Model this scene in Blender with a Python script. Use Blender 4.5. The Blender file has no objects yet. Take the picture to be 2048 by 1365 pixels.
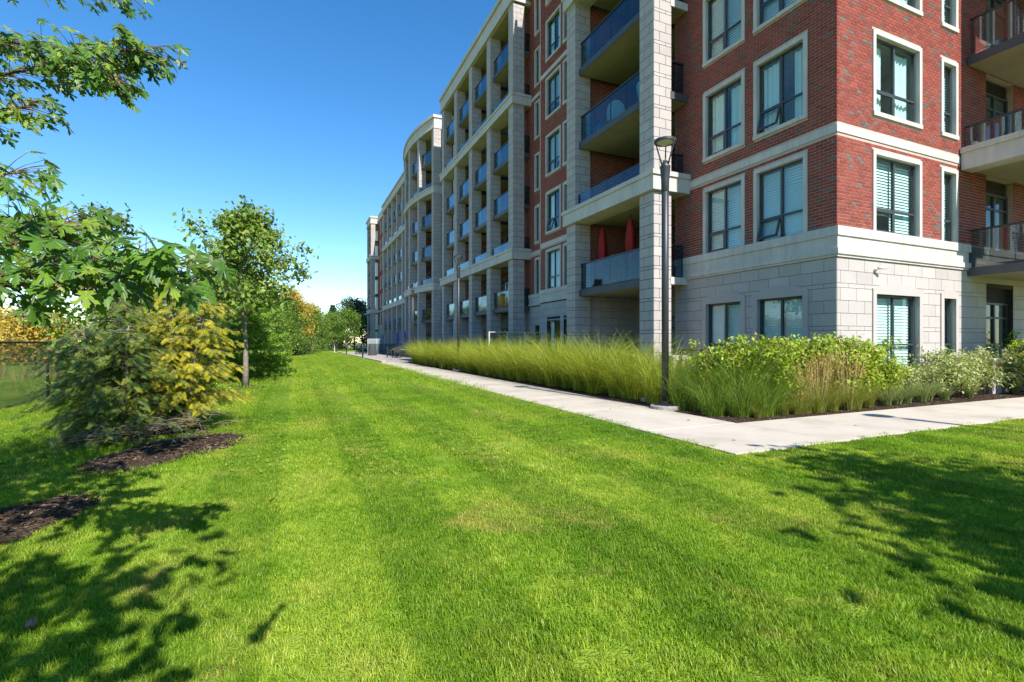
import bpy, math, random
import numpy as np
from mathutils import Vector, Matrix
R = math.radians
SC = bpy.context.scene
COL = SC.collection

# ------------------------------------------------------------------ camera, sky, sun, exposure
YAW = 23.8
cam_d = bpy.data.cameras.new('camera'); cam = bpy.data.objects.new('camera', cam_d); COL.objects.link(cam)
cam.location = (0, 0, 1.4); cam.rotation_euler = (R(90), 0, R(-YAW))
cam_d.sensor_width = 36; cam_d.lens = 36 * 984 / 2048; cam_d.shift_y = 0.0012
cam_d.clip_start = 0.05; cam_d.clip_end = 4000
SC.camera = cam

SUN_EL, SUN_AZ = 44.0, 6.5          # azimuth: degrees from -Y towards +X
sv = Vector((math.sin(R(SUN_AZ)) * math.cos(R(SUN_EL)), -math.cos(R(SUN_AZ)) * math.cos(R(SUN_EL)), math.sin(R(SUN_EL))))
world = bpy.data.worlds.new('World'); SC.world = world; world.use_nodes = True
wn = world.node_tree; wn.nodes.clear()
sky = wn.nodes.new('ShaderNodeTexSky'); sky.sky_type = 'NISHITA'; sky.sun_disc = False
sky.sun_elevation = R(SUN_EL); sky.sun_rotation = math.atan2(sv.x, sv.y)
sky.altitude = 200; sky.air_density = 1.05; sky.dust_density = 0.0; sky.ozone_density = 2.6
hsv = wn.nodes.new('ShaderNodeHueSaturation'); hsv.inputs['Saturation'].default_value = 1.32; hsv.inputs['Hue'].default_value = .5
bg = wn.nodes.new('ShaderNodeBackground'); bg.inputs['Strength'].default_value = 0.128
wo = wn.nodes.new('ShaderNodeOutputWorld')
wn.links.new(sky.outputs[0], hsv.inputs['Color']); wn.links.new(hsv.outputs[0], bg.inputs[0]); wn.links.new(bg.outputs[0], wo.inputs[0])
sun_d = bpy.data.lights.new('sun', 'SUN'); sun = bpy.data.objects.new('sun', sun_d); COL.objects.link(sun)
sun_d.energy = 5.0; sun_d.angle = R(0.53); sun_d.color = (1.0, 0.95, 0.87)
sun.location = (0, -20, 40); sun.rotation_euler = (-sv).to_track_quat('-Z', 'Y').to_euler()
vs = SC.view_settings; vs.view_transform = 'Standard'; vs.look = 'None'; vs.exposure = 0.82; vs.gamma = 1.0; vs.use_curve_mapping = False
SC.cycles.use_denoising = True; SC.cycles.denoising_prefilter = 'ACCURATE'
SC.cycles.max_bounces = 8; SC.cycles.transparent_max_bounces = 16
SC.cycles.caustics_reflective = False; SC.cycles.caustics_refractive = False

# ------------------------------------------------------------------ helpers
MAT = {}
def _ramp(nt, cols, pos=None):
    r = nt.nodes.new('ShaderNodeValToRGB'); e = r.color_ramp.elements
    while len(e) < len(cols): e.new(0.5)
    for i, c in enumerate(cols):
        e[i].position = pos[i] if pos else i / max(1, len(cols) - 1)
        e[i].color = (*c, 1)
    return r
def newmat(name):
    m = bpy.data.materials.new(name); m.use_nodes = True; nt = m.node_tree
    MAT[name] = m
    return m, nt, nt.nodes['Principled BSDF'], nt.nodes['Material Output']
def noise(nt, scale, detail=4, rough=0.55, vec=None, dist=0):
    n = nt.nodes.new('ShaderNodeTexNoise'); n.inputs['Scale'].default_value = scale
    n.inputs['Detail'].default_value = detail; n.inputs['Roughness'].default_value = rough; n.inputs['Distortion'].default_value = dist
    if vec is None:
        g = nt.nodes.new('ShaderNodeNewGeometry'); vec = g.outputs['Position']
    nt.links.new(vec, n.inputs['Vector'])
    return n
def mixc(nt, fac, a, b, mode='MIX'):
    m = nt.nodes.new('ShaderNodeMix'); m.data_type = 'RGBA'; m.blend_type = mode
    for s, v in ((m.inputs[0], fac), (m.inputs[6], a), (m.inputs[7], b)):
        if isinstance(v, (int, float)): s.default_value = v
        elif isinstance(v, tuple): s.default_value = (*v, 1)
        else: nt.links.new(v, s)
    return m.outputs[2]
def math_n(nt, op, a, b=None):
    m = nt.nodes.new('ShaderNodeMath'); m.operation = op
    for s, v in zip(m.inputs, (a, b)):
        if v is None: continue
        if isinstance(v, (int, float)): s.default_value = v
        else: nt.links.new(v, s)
    return m.outputs[0]
def bump(nt, h, b, strength=0.3, dist=0.01):
    n = nt.nodes.new('ShaderNodeBump'); n.inputs['Strength'].default_value = strength; n.inputs['Distance'].default_value = dist
    nt.links.new(h, n.inputs['Height']); nt.links.new(n.outputs[0], b.inputs['Normal'])
def solid(name, c1, c2=None, rough=0.7, scale=6, bs=0.0, bscale=60, metal=0.0, spec=0.5):
    m, nt, b, o = newmat(name)
    b.inputs['Roughness'].default_value = rough; b.inputs['Metallic'].default_value = metal; b.inputs['Specular IOR Level'].default_value = spec
    if c2 is None: c2 = tuple(x * 0.8 for x in c1)
    n = noise(nt, scale, 5); r = _ramp(nt, [c2, c1], [0.3, 0.7]); nt.links.new(n.outputs[0], r.inputs[0])
    nt.links.new(r.outputs[0], b.inputs['Base Color'])
    if bs: bump(nt, noise(nt, bscale, 6).outputs[0], b, bs, 0.01)
    return m
def attr_mat(name, cols, pos, rough=0.85, var=0.25, vscale=3, bs=0.25, bscale=90):
    """colour picked per piece by the face attribute rnd, broken up by noise"""
    m, nt, b, o = newmat(name)
    a = nt.nodes.new('ShaderNodeAttribute'); a.attribute_name = 'rnd'
    r = _ramp(nt, cols, pos); nt.links.new(a.outputs['Fac'], r.inputs[0])
    n = noise(nt, vscale, 6, 0.6); n2 = noise(nt, vscale * 12, 4)
    s = math_n(nt, 'ADD', n.outputs[0], math_n(nt, 'MULTIPLY', n2.outputs[0], 0.6))
    f = math_n(nt, 'ADD', math_n(nt, 'MULTIPLY', s, var * 1.3), 1 - var)
    vm = nt.nodes.new('ShaderNodeVectorMath'); vm.operation = 'SCALE'
    nt.links.new(r.outputs[0], vm.inputs[0]); nt.links.new(f, vm.inputs['Scale'])
    nt.links.new(vm.outputs[0], b.inputs['Base Color']); b.inputs['Roughness'].default_value = rough
    b.inputs['Specular IOR Level'].default_value = 0.25
    bump(nt, noise(nt, bscale, 5).outputs[0], b, bs, 0.004)
    return m
def foliage(name, cols, trans=0.3, back=None, rough=0.5, tcol=1.6, obj_random=False, spec=0.35):
    m, nt, b, o = newmat(name)
    if obj_random:
        a = nt.nodes.new('ShaderNodeObjectInfo'); fac = a.outputs['Random']
    else:
        a = nt.nodes.new('ShaderNodeAttribute'); a.attribute_name = 'rnd'; fac = a.outputs['Fac']
    r = _ramp(nt, cols); nt.links.new(fac, r.inputs[0]); c = r.outputs[0]
    if back:
        g = nt.nodes.new('ShaderNodeNewGeometry'); c = mixc(nt, g.outputs['Backfacing'], c, back)
    nt.links.new(c, b.inputs['Base Color']); b.inputs['Roughness'].default_value = rough; b.inputs['Specular IOR Level'].default_value = spec
    t = nt.nodes.new('ShaderNodeBsdfTranslucent')
    nt.links.new(mixc(nt, 1.0, c, (min(1, 0.75 * tcol), min(1, 0.68 * tcol), 0.25), 'MULTIPLY'), t.inputs[0])
    x = nt.nodes.new('ShaderNodeMixShader'); x.inputs[0].default_value = trans
    nt.links.new(b.outputs[0], x.inputs[1]); nt.links.new(t.outputs[0], x.inputs[2]); nt.links.new(x.outputs[0], o.inputs[0])
    return m
def glass(name, tint, refl=(0.9, 0.95, 1.0), ior=1.5, extra=0.03):
    m, nt, b, o = newmat(name); nt.nodes.remove(b)
    t = nt.nodes.new('ShaderNodeBsdfTransparent'); t.inputs[0].default_value = (*tint, 1)
    g = nt.nodes.new('ShaderNodeBsdfGlossy'); g.inputs['Roughness'].default_value = 0.015; g.inputs[0].default_value = (*refl, 1)
    ge = nt.nodes.new('ShaderNodeNewGeometry'); dt = nt.nodes.new('ShaderNodeVectorMath'); dt.operation = 'DOT_PRODUCT'
    nt.links.new(ge.outputs['Incoming'], dt.inputs[0]); nt.links.new(ge.outputs['Normal'], dt.inputs[1])
    f0 = ((ior - 1) / (ior + 1)) ** 2 + extra      # Schlick, the same from both sides of the pane
    sch = math_n(nt, 'POWER', math_n(nt, 'SUBTRACT', 1.0, math_n(nt, 'ABSOLUTE', dt.outputs['Value'])), 5.0)
    x = nt.nodes.new('ShaderNodeMixShader')
    nt.links.new(math_n(nt, 'ADD', math_n(nt, 'MULTIPLY', sch, 1 - f0), f0), x.inputs[0]); nt.links.new(t.outputs[0], x.inputs[1]); nt.links.new(g.outputs[0], x.inputs[2])
    nt.links.new(x.outputs[0], o.inputs[0])
    return m

def tag(o, label=None, cat=None, group=None, kind=None):
    if label: o['label'] = label
    if cat: o['category'] = cat
    if group: o['group'] = group
    if kind: o['kind'] = kind
    return o
def link(name, me, mat=None, parent=None, loc=None):
    o = bpy.data.objects.new(name, me); COL.objects.link(o)
    if mat is not None and me is not None and not me.materials: me.materials.append(MAT[mat])
    if parent is not None:
        o.parent = parent
        if loc is None and parent.type == 'EMPTY' and not parent.get('_local'):
            o.matrix_parent_inverse = Matrix.Translation(-Vector(parent.location))
    if loc is not None: o.location = loc
    return o
def empty(name, loc=(0, 0, 0), rz=0, local=False):
    o = bpy.data.objects.new(name, None); COL.objects.link(o); o.location = loc; o.rotation_euler = (0, 0, rz)
    o.empty_display_size = 0.2
    if local: o['_local'] = 1
    return o
def np_mesh(name, V, F, rnd=None, smooth=False):
    V = np.asarray(V, dtype=np.float32).reshape(-1, 3); F = np.asarray(F, dtype=np.int32)
    m, k = F.shape
    me = bpy.data.meshes.new(name)
    me.vertices.add(len(V)); me.vertices.foreach_set('co', V.ravel())
    me.loops.add(m * k); me.loops.foreach_set('vertex_index', F.ravel())
    me.polygons.add(m); me.polygons.foreach_set('loop_start', np.arange(0, m * k, k, dtype=np.int32))
    me.polygons.foreach_set('use_smooth', np.full(m, bool(smooth)))
    if rnd is not None:
        at = me.attributes.new('rnd', 'FLOAT', 'FACE'); at.data.foreach_set('value', np.asarray(rnd, dtype=np.float32))
    me.update(calc_edges=True)
    return me

class Fr:
    """a wall frame: u along the wall, n outwards, z up"""
    def __init__(s, o, u, n):
        s.o = o; s.u = u; s.n = n; s.h = u[0] * n[1] - u[1] * n[0]
    def P(s, u, n, z): return (s.o[0] + s.u[0] * u + s.n[0] * n, s.o[1] + s.u[1] * u + s.n[1] * n, z)
    def off(s, du, dn=0): return Fr(s.P(du, dn, 0)[:2], s.u, s.n)
WF = Fr((0, 0), (1, 0), (0, 1))
class MB:
    def __init__(s): s.v = []; s.f = []; s.r = []
    def box8(s, c, flip=False, rnd=0.5):
        b = len(s.v); s.v += c
        fs = [(0, 3, 2, 1), (4, 5, 6, 7), (0, 1, 5, 4), (1, 2, 6, 5), (2, 3, 7, 6), (3, 0, 4, 7)]
        if flip: fs = [tuple(reversed(f)) for f in fs]
        s.f += [tuple(b + i for i in f) for f in fs]; s.r += [rnd] * 6
    def fbox(s, fr, u0, u1, n0, n1, z0, z1, rnd=0.5):
        P = fr.P
        s.box8([P(u0, n0, z0), P(u1, n0, z0), P(u1, n1, z0), P(u0, n1, z0), P(u0, n0, z1), P(u1, n0, z1), P(u1, n1, z1), P(u0, n1, z1)], fr.h < 0, rnd)
        return s
    def box(s, x0, x1, y0, y1, z0, z1, rnd=0.5): return s.fbox(WF, x0, x1, y0, y1, z0, z1, rnd)
    def prism(s, fr, uz, n0, n1):
        """polygon (u,z) list extruded from n0 to n1"""
        b = len(s.v); k = len(uz)
        s.v += [fr.P(u, n0, z) for u, z in uz] + [fr.P(u, n1, z) for u, z in uz]
        s.f.append(tuple(range(b, b + k))); s.f.append(tuple(reversed(range(b + k, b + 2 * k))))
        for i in range(k):
            j = (i + 1) % k; s.f.append((b + i, b + k + i, b + k + j, b + j))
        s.r += [0.5] * (k + 2)
        return s
    def tube(s, pts, rad, n=6, cap=True):
        pts = [Vector(p) for p in pts]
        if not isinstance(rad, (list, tuple)): rad = [rad] * len(pts)
        b = len(s.v); ref = None
        for i, p in enumerate(pts):
            d = (pts[min(i + 1, len(pts) - 1)] - pts[max(i - 1, 0)]).normalized()
            if ref is None:
                ref = d.orthogonal().normalized()
            ref = (ref - d * ref.dot(d)); ref = ref.normalized() if ref.length > 1e-6 else d.orthogonal().normalized()
            w = d.cross(ref)
            for k in range(n):
                a = 2 * math.pi * k / n
                s.v.append(tuple(p + (ref * math.cos(a) + w * math.sin(a)) * rad[i]))
        for i in range(len(pts) - 1):
            for k in range(n):
                k2 = (k + 1) % n
                s.f.append((b + i * n + k, b + i * n + k2, b + (i + 1) * n + k2, b + (i + 1) * n + k)); s.r.append(0.5)
        if cap:
            s.f.append(tuple(b + k for k in reversed(range(n)))); s.f.append(tuple(b + (len(pts) - 1) * n + k for k in range(n))); s.r += [0.5, 0.5]
        return s
    def lathe(s, prof, c=(0, 0, 0), n=16):
        s.tube([(c[0], c[1], c[2] + z) for r, z in prof], [max(r, 1e-4) for r, z in prof], n)
        return s
    def mesh(s, name, smooth=False):
        me = bpy.data.meshes.new(name); me.from_pydata(s.v, [], s.f)
        at = me.attributes.new('rnd', 'FLOAT', 'FACE'); at.data.foreach_set('value', s.r)
        if smooth: me.polygons.foreach_set('use_smooth', [True] * len(me.polygons))
        return me
    def build(s, name, mat, parent=None, smooth=False, kind=None, loc=None):
        o = link(name, s.mesh(name, smooth), mat, parent, loc)
        if kind: o['kind'] = kind
        return o
def copy_tree(o, parent=None):
    c = o.copy(); COL.objects.link(c)
    if parent is not None: c.parent = parent
    for ch in o.children: copy_tree(ch, c)
    return c

# ------------------------------------------------------------------ materials
attr_mat('brick', [(.22, .046, .034), (.27, .064, .045), (.18, .041, .032), (.10, .078, .07), (.14, .105, .095)], [0.0, .4, .90, .93, 1.0], 0.9, 0.3, 2.2)
attr_mat('stone', [(.385, .345, .33), (.42, .385, .365), (.40, .352, .338), (.44, .405, .38)], [0, .4, .7, 1.0], 0.9, 0.2, 1.6)
solid('mortar', (.50, .39, .33), (.41, .32, .27), 0.95)
solid('dark_joint', (.04, .036, .034), None, 0.95)
def precast():
    m, nt, b, o = newmat('precast')
    n = noise(nt, 1.4, 6, .6); r = _ramp(nt, [(.48, .445, .41), (.56, .525, .485)], [.35, .65]); nt.links.new(n.outputs[0], r.inputs[0])
    g = nt.nodes.new('ShaderNodeNewGeometry'); mp = nt.nodes.new('ShaderNodeMapping'); mp.inputs['Scale'].default_value = (9, 9, .7)
    nt.links.new(g.outputs['Position'], mp.inputs[0]); n2 = noise(nt, 1.0, 4, .6, mp.outputs[0])
    r2 = _ramp(nt, [(.78, .76, .74), (1, 1, 1)], [.38, .58]); nt.links.new(n2.outputs[0], r2.inputs[0])
    nt.links.new(mixc(nt, .55, r.outputs[0], r2.outputs[0], 'MULTIPLY'), b.inputs['Base Color']); b.inputs['Roughness'].default_value = .85
    bump(nt, noise(nt, 70, 5).outputs[0], b, .2, .004)
precast()
solid('shaded_recess_brick', (.15, .05, .038), (.12, .042, .033), .95, 4)  # darker copy of the brick, shade of the balcony recess put into the colour
solid('shaded_recess_stone', (.26, .235, .225), (.22, .2, .19), .95, 2)  # same for the stone: recess shade painted in as a darker tone
solid('soffit', (.36, .31, .23), (.31, .265, .19), 0.9, 2.0, 0.1)
solid('fascia', (.065, .068, .074), None, 0.55, 3)
solid('dark_metal', (.022, .024, .028), (.03, .032, .036), 0.45, 8)
solid('window_metal', (.035, .04, .043), (.05, .055, .058), 0.4, 8)
solid('interior', (.70, .70, .67), None, 0.9)
solid('interior_dark', (.10, .095, .09), None, 0.9)
solid('louver', (.05, .045, .045), None, 0.6)
solid('curtain', (.82, .84, .82), (.74, .76, .75), 0.9, 1.5)
solid('blind', (.80, .82, .81), (.72, .74, .74), 0.7, 1.5)
glass('window_glass', (.77, .94, .92), (.85, .95, 1.0), 1.52, .05)
glass('balcony_glass', (.60, .74, .78), (.8, .92, 1.0), 1.5, .0)
glass('clear_glass', (.72, .80, .79), (.9, .95, 1), 1.5, .03)
solid('frosted', (.24, .27, .27), (.2, .23, .23), .35, 3)
solid('red_fabric', (.42, .015, .018), (.28, .01, .012), .8, 7)
solid('purple_fabric', (.17, .17, .55), (.12, .11, .40), .8, 7)
solid('cover_fabric', (.05, .05, .055), (.03, .03, .034), .8, 7, .5, 12)
solid('white_plastic', (.75, .75, .72), None, .4)
solid('blue_plastic', (.05, .35, .5), None, .4)
solid('terracotta', (.32, .13, .07), None, .8)
solid('lamp_lens', (.55, .53, .45), (.45, .43, .36), .35, 9)
solid('bark', (.30, .25, .20), (.13, .105, .085), .95, 14, .7, 30)
solid('bark_red', (.20, .085, .055), (.10, .05, .04), .8, 20)
solid('rail_tan', (.55, .48, .40), None, .5)
solid('flagstone', (.38, .35, .31), (.28, .25, .22), .9, 5, .4, 20)
solid('wood_rail', (.35, .15, .08), None, .7)
foliage('leaf_maple', [(0.046, 0.121, 0.017), (0.081, 0.184, 0.023), (0.138, 0.287, 0.025), (0.299, 0.380, 0.034)], .36, back=(.27, .33, .22), rough=.4)
foliage('leaf_oak', [(.07, .14, .025), (.135, .225, .035), (.23, .32, .05), (.38, .36, .07)], .33, rough=.4)
foliage('leaf_maple_far', [(0.070, 0.140, 0.028), (0.105, 0.182, 0.035), (0.224, 0.196, 0.042), (0.308, 0.140, 0.056)], .3)
foliage('leaf_green', [(0.063, 0.140, 0.022), (0.119, 0.238, 0.031), (0.196, 0.308, 0.042), (0.322, 0.350, 0.049)], .33)
foliage('leaf_dark', [(0.022, 0.048, 0.017), (0.036, 0.066, 0.022), (0.054, 0.084, 0.026)], .2)
foliage('leaf_gold', [(.48, .33, .03), (.54, .40, .06), (.44, .30, .05), (.34, .31, .07)], .3)
foliage('leaf_rust', [(.34, .17, .07), (.42, .22, .09), (.30, .20, .08)], .3)
foliage('hemlock_green', [(.03, .07, .012), (.07, .13, .016), (.14, .20, .02), (.26, .29, .03)], .25)
foliage('hemlock_gold', [(.09, .12, .012), (.24, .25, .015), (.42, .38, .018), (.56, .48, .03)], .3)
foliage('pine_needle', [(0.121, 0.243, 0.028), (0.223, 0.385, 0.036), (0.344, 0.486, 0.041)], .25)
foliage('spruce_needle', [(0.033, 0.083, 0.030), (0.060, 0.128, 0.045), (0.090, 0.165, 0.075)], .15)
foliage('leaf_shrub', [(0.112, 0.182, 0.021), (0.210, 0.336, 0.028), (0.336, 0.462, 0.039), (0.448, 0.504, 0.056), (0.224, 0.112, 0.042)], .35, rough=.4)
foliage('leaf_dogwood', [(0.184, 0.253, 0.057), (0.345, 0.414, 0.138), (0.517, 0.552, 0.276), (0.149, 0.230, 0.034)], .35, rough=.45)
foliage('blade_miscanthus', [(0.127, 0.189, 0.019), (0.265, 0.341, 0.028), (0.430, 0.468, 0.051), (0.620, 0.569, 0.152)], .38, rough=.4)
foliage('blade_green', [(.06, .13, .012), (.12, .21, .02), (.21, .31, .035), (.36, .40, .10)], .35, rough=.4)
foliage('blade_reed', [(0.138, 0.188, 0.025), (0.237, 0.263, 0.037), (0.350, 0.312, 0.062)], .3, rough=.5)
foliage('blade_blue', [(.13, .19, .05), (.22, .27, .09), (.32, .34, .15)], .3, rough=.5)
foliage('plume', [(.50, .35, .13), (.60, .45, .20), (.44, .30, .11)], .35, rough=.8)
foliage('dry_blade', [(.32, .25, .09), (.42, .33, .14), (.24, .24, .07)], .3, rough=.8)
solid('twig', (.16, .11, .075), (.09, .06, .045), .9, 20)
solid('dead_twig', (.22, .17, .13), (.14, .10, .08), .9, 20)
def mulch():
    m, nt, b, o = newmat('mulch')
    v = nt.nodes.new('ShaderNodeTexVoronoi'); v.inputs['Scale'].default_value = 42
    g = nt.nodes.new('ShaderNodeNewGeometry'); nt.links.new(g.outputs['Position'], v.inputs['Vector'])
    r = _ramp(nt, [(.035, .024, .018), (.07, .048, .034), (.12, .085, .06)], [0, .6, 1]); nt.links.new(v.outputs['Color'], r.inputs[0])
    nt.links.new(r.outputs[0], b.inputs['Base Color']); b.inputs['Roughness'].default_value = .95; b.inputs['Specular IOR Level'].default_value = .05
    bump(nt, v.outputs['Distance'], b, .9, .03)
mulch()
foliage('mulch_chip', [(.03, .021, .016), (.075, .05, .036), (.14, .10, .07), (.24, .18, .13)], .0, rough=.95, spec=.04)
def concrete():
    m, nt, b, o = newmat('concrete')
    n = noise(nt, .9, 7, .62); r = _ramp(nt, [(.36, .305, .245), (.48, .42, .345), (.53, .47, .395)], [.28, .5, .75]); nt.links.new(n.outputs[0], r.inputs[0])
    n2 = noise(nt, 160, 3); r2 = _ramp(nt, [(.82, .82, .82), (1.05, 1.05, 1.05)], [.35, .65]); nt.links.new(n2.outputs[0], r2.inputs[0])
    nt.links.new(mixc(nt, .6, r.outputs[0], r2.outputs[0], 'MULTIPLY'), b.inputs['Base Color']); b.inputs['Roughness'].default_value = .9
    bump(nt, n2.outputs[0], b, .25, .002)
concrete()
def paver():
    m, nt, b, o = newmat('paver')
    bt = nt.nodes.new('ShaderNodeTexBrick'); g = nt.nodes.new('ShaderNodeNewGeometry'); nt.links.new(g.outputs['Position'], bt.inputs['Vector'])
    bt.inputs['Scale'].default_value = 3; bt.inputs['Color1'].default_value = (.40, .33, .30, 1); bt.inputs['Color2'].default_value = (.34, .29, .27, 1); bt.inputs['Mortar'].default_value = (.2, .18, .16, 1)
    bt.inputs['Mortar Size'].default_value = .012
    nt.links.new(bt.outputs[0], b.inputs['Base Color']); b.inputs['Roughness'].default_value = .9
paver()
def lawn_color(nt):
    """shared by soil-level turf and blades: dry patches and uneven green over the lawn"""
    g = nt.nodes.new('ShaderNodeNewGeometry'); P = g.outputs['Position']
    n1 = noise(nt, .55, 5, .62, P, .4); n2 = noise(nt, 2.6, 4, .6, P)
    base = _ramp(nt, [(.092, .205, .011), (.16, .29, .017), (.235, .35, .032), (.33, .39, .075)], [.32, .45, .56, .68])
    f = math_n(nt, 'ADD', math_n(nt, 'MULTIPLY', n1.outputs[0], .62), math_n(nt, 'MULTIPLY', n2.outputs[0], .38))
    nt.links.new(f, base.inputs[0])
    sx = nt.nodes.new('ShaderNodeSeparateXYZ'); nt.links.new(P, sx.inputs[0])       # mower stripes: sheen of the leaning blades painted as lighter and darker green
    mw = math_n(nt, 'SINE', math_n(nt, 'MULTIPLY', math_n(nt, 'ADD', sx.outputs[0], math_n(nt, 'MULTIPLY', n1.outputs[0], .25)), math.pi / .62))
    mr = _ramp(nt, [(.83, .87, .83), (1.14, 1.10, 1.18)], [.42, .58]); nt.links.new(math_n(nt, 'ADD', math_n(nt, 'MULTIPLY', mw, .5), .5), mr.inputs[0])
    bc = mixc(nt, 1.0, base.outputs[0], mr.outputs[0], 'MULTIPLY')
    n3 = noise(nt, .9, 5, .65, P, .8); dry = _ramp(nt, [(0, 0, 0), (1, 1, 1)], [.56, .72]); nt.links.new(n3.outputs[0], dry.inputs[0])
    return mixc(nt, math_n(nt, 'MULTIPLY', dry.outputs[0], .6), bc, (.42, .34, .11))
def turf():
    m, nt, b, o = newmat('turf')
    c = lawn_color(nt); n = noise(nt, 70, 3)
    r = _ramp(nt, [(.45, .42, .4), (1.05, 1.05, 1.0)], [.3, .7]); nt.links.new(n.outputs[0], r.inputs[0])
    nt.links.new(mixc(nt, .8, c, r.outputs[0], 'MULTIPLY'), b.inputs['Base Color']); b.inputs['Roughness'].default_value = .9; b.inputs['Specular IOR Level'].default_value = .1
    bump(nt, n.outputs[0], b, .8, .03)
    m, nt, b, o = newmat('turf_blade')
    c = lawn_color(nt)
    oi = nt.nodes.new('ShaderNodeObjectInfo'); a = nt.nodes.new('ShaderNodeAttribute'); a.attribute_name = 'rnd'
    f = math_n(nt, 'ADD', math_n(nt, 'MULTIPLY', oi.outputs['Random'], .45), math_n(nt, 'MULTIPLY', a.outputs['Fac'], .75))
    r = _ramp(nt, [(.62, .72, .6), (1.0, 1.0, 1.0), (1.45, 1.32, 1.3), (2.0, 1.5, 2.0)], [0, .45, .85, 1]); nt.links.new(f, r.inputs[0])
    c = mixc(nt, 1.0, c, r.outputs[0], 'MULTIPLY')
    nt.links.new(c, b.inputs['Base Color']); b.inputs['Roughness'].default_value = .42; b.inputs['Specular IOR Level'].default_value = .3
    t = nt.nodes.new('ShaderNodeBsdfTranslucent'); nt.links.new(mixc(nt, 1.0, c, (1.3, 1.25, .4), 'MULTIPLY'), t.inputs[0])
    x = nt.nodes.new('ShaderNodeMixShader'); x.inputs[0].default_value = .4
    nt.links.new(b.outputs[0], x.inputs[1]); nt.links.new(t.outputs[0], x.inputs[2]); nt.links.new(x.outputs[0], o.inputs[0])
turf()
def field():
    m, nt, b, o = newmat('field')
    n = noise(nt, .12, 6, .6); r = _ramp(nt, [(.10, .14, .03), (.22, .20, .06), (.36, .28, .12)], [.35, .5, .65]); nt.links.new(n.outputs[0], r.inputs[0])
    nt.links.new(r.outputs[0], b.inputs['Base Color']); b.inputs['Roughness'].default_value = .95
field()

# ------------------------------------------------------------------ ground
def sstep(a, b, x):
    t = np.clip((np.asarray(x, dtype=float) - a) / (b - a), 0, 1); return t * t * (3 - 2 * t)
def gz(x, y):
    x = np.asarray(x, dtype=float); y = np.asarray(y, dtype=float)
    fade = 1 - sstep(1.5, 4.8, x)
    return fade * (0.035 * np.sin(.55 * x + .31 * y) + 0.03 * np.sin(.21 * y - .9) - 0.19 * sstep(-1.0, -6.0, x))
def gzf(x, y): return float(gz(x, y))
xs = np.concatenate([np.linspace(-45, -9, 13), np.linspace(-8, 6, 29), np.linspace(7, 60, 14)])
ys = np.concatenate([np.linspace(-30, 0, 11), np.linspace(1, 40, 60), np.linspace(41, 140, 50)])
GX, GY = np.meshgrid(xs, ys); nx, ny = len(xs), len(ys)
V = np.stack([GX, GY, gz(GX, GY) * (GX > -44)], -1).reshape(-1, 3)
ii = (np.arange(ny - 1)[:, None] * nx + np.arange(nx - 1)[None]).ravel()
o = link('lawn', np_mesh('lawn', V, np.stack([ii, ii + 1, ii + nx + 1, ii + nx], -1), smooth=True), 'turf'); o['kind'] = 'structure'
o = MB().box(-1500, 1500, -300, 2500, -2, -.45).build('ground', 'field'); o['kind'] = 'structure'

# walkway of concrete slabs: a run along the lawn and a run across the front
WX0, WX1, WY0, WY1 = 4.96, 6.87, 4.42, 6.12
wk = MB().box(WX0 + .02, WX1 - .02, WY0 + .02, 34.3, -.3, .005).box(WX1 - .02, 40, WY0 + .03, WY1 - .02, -.3, .005).build('walkway', 'dark_joint'); wk['kind'] = 'structure'
def slab(x0, x1, y0, y1, name='concrete_slab', par=wk, top=.03):
    g = .007; b = .012
    m = MB(); z = top
    c = [(x0 + g, y0 + g), (x1 - g, y0 + g), (x1 - g, y1 - g), (x0 + g, y1 - g)]
    ci = [(x0 + g + b, y0 + g + b), (x1 - g - b, y0 + g + b), (x1 - g - b, y1 - g - b), (x0 + g + b, y1 - g - b)]
    m.v = [(*p, -.12) for p in c] + [(*p, z - .006) for p in c] + [(*p, z) for p in ci]
    m.f = [(0, 1, 5, 4), (1, 2, 6, 5), (2, 3, 7, 6), (3, 0, 4, 7), (4, 5, 9, 8), (5, 6, 10, 9), (6, 7, 11, 10), (7, 4, 8, 11), (8, 9, 10, 11)]; m.r = [.5] * 9
    return m.build(name, 'concrete', par)
slab(WX0, WX1, WY0, WY1)
y = WY1
while y < 34.2: slab(WX0, WX1, y, min(y + 2.35, 34.3)); y += 2.35
x = WX1
while x < 38: slab(x, x + 2.4, WY0 + .01, WY1 - .01); x += 2.4
# planting bed beside the building, patio behind it
o = MB().box(WX1 + .002, 11.2, WY1 + .002, 34.2, -.2, .014).box(11.2, 38, WY1 + .002, 7.5, -.2, .016).build('planting_bed', 'mulch'); o['kind'] = 'structure'
o = MB().box(5.7, 13.5, 34.32, 74, -.2, .034).build('patio', 'paver'); o['kind'] = 'structure'
o = MB().box(9.35, 13.4, 10.5, 34.25, -.1, .05).build('terrace', 'paver'); o['kind'] = 'structure'
kb = empty('patio_kerb', (5.55, 34.4, 0)); tag(kb, 'pale concrete kerb edging the patio beside the lawn', 'kerb')
for i in range(12):
    MB().box(5.42, 5.69, 34.32 + i * 3.3, 34.32 + i * 3.3 + 3.285, -.2, .11).build('kerb_stone', 'concrete', kb)

# ------------------------------------------------------------------ the apartment building
FLV = [0.05, 3.5, 6.48, 9.46, 12.44, 15.42, 18.4]; ROOF = 21.4
BLD = empty('apartment_building', (11.73, 7.55, 0)); tag(BLD, 'long red brick and pale stone apartment building with rows of balconies', 'building')
FLm = Fr((11.73, 7.55), (0, 1), (-1, 0)); FRm = Fr((11.73, 7.55), (1, 0), (0, -1))
rnd = random.Random(5)

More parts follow.
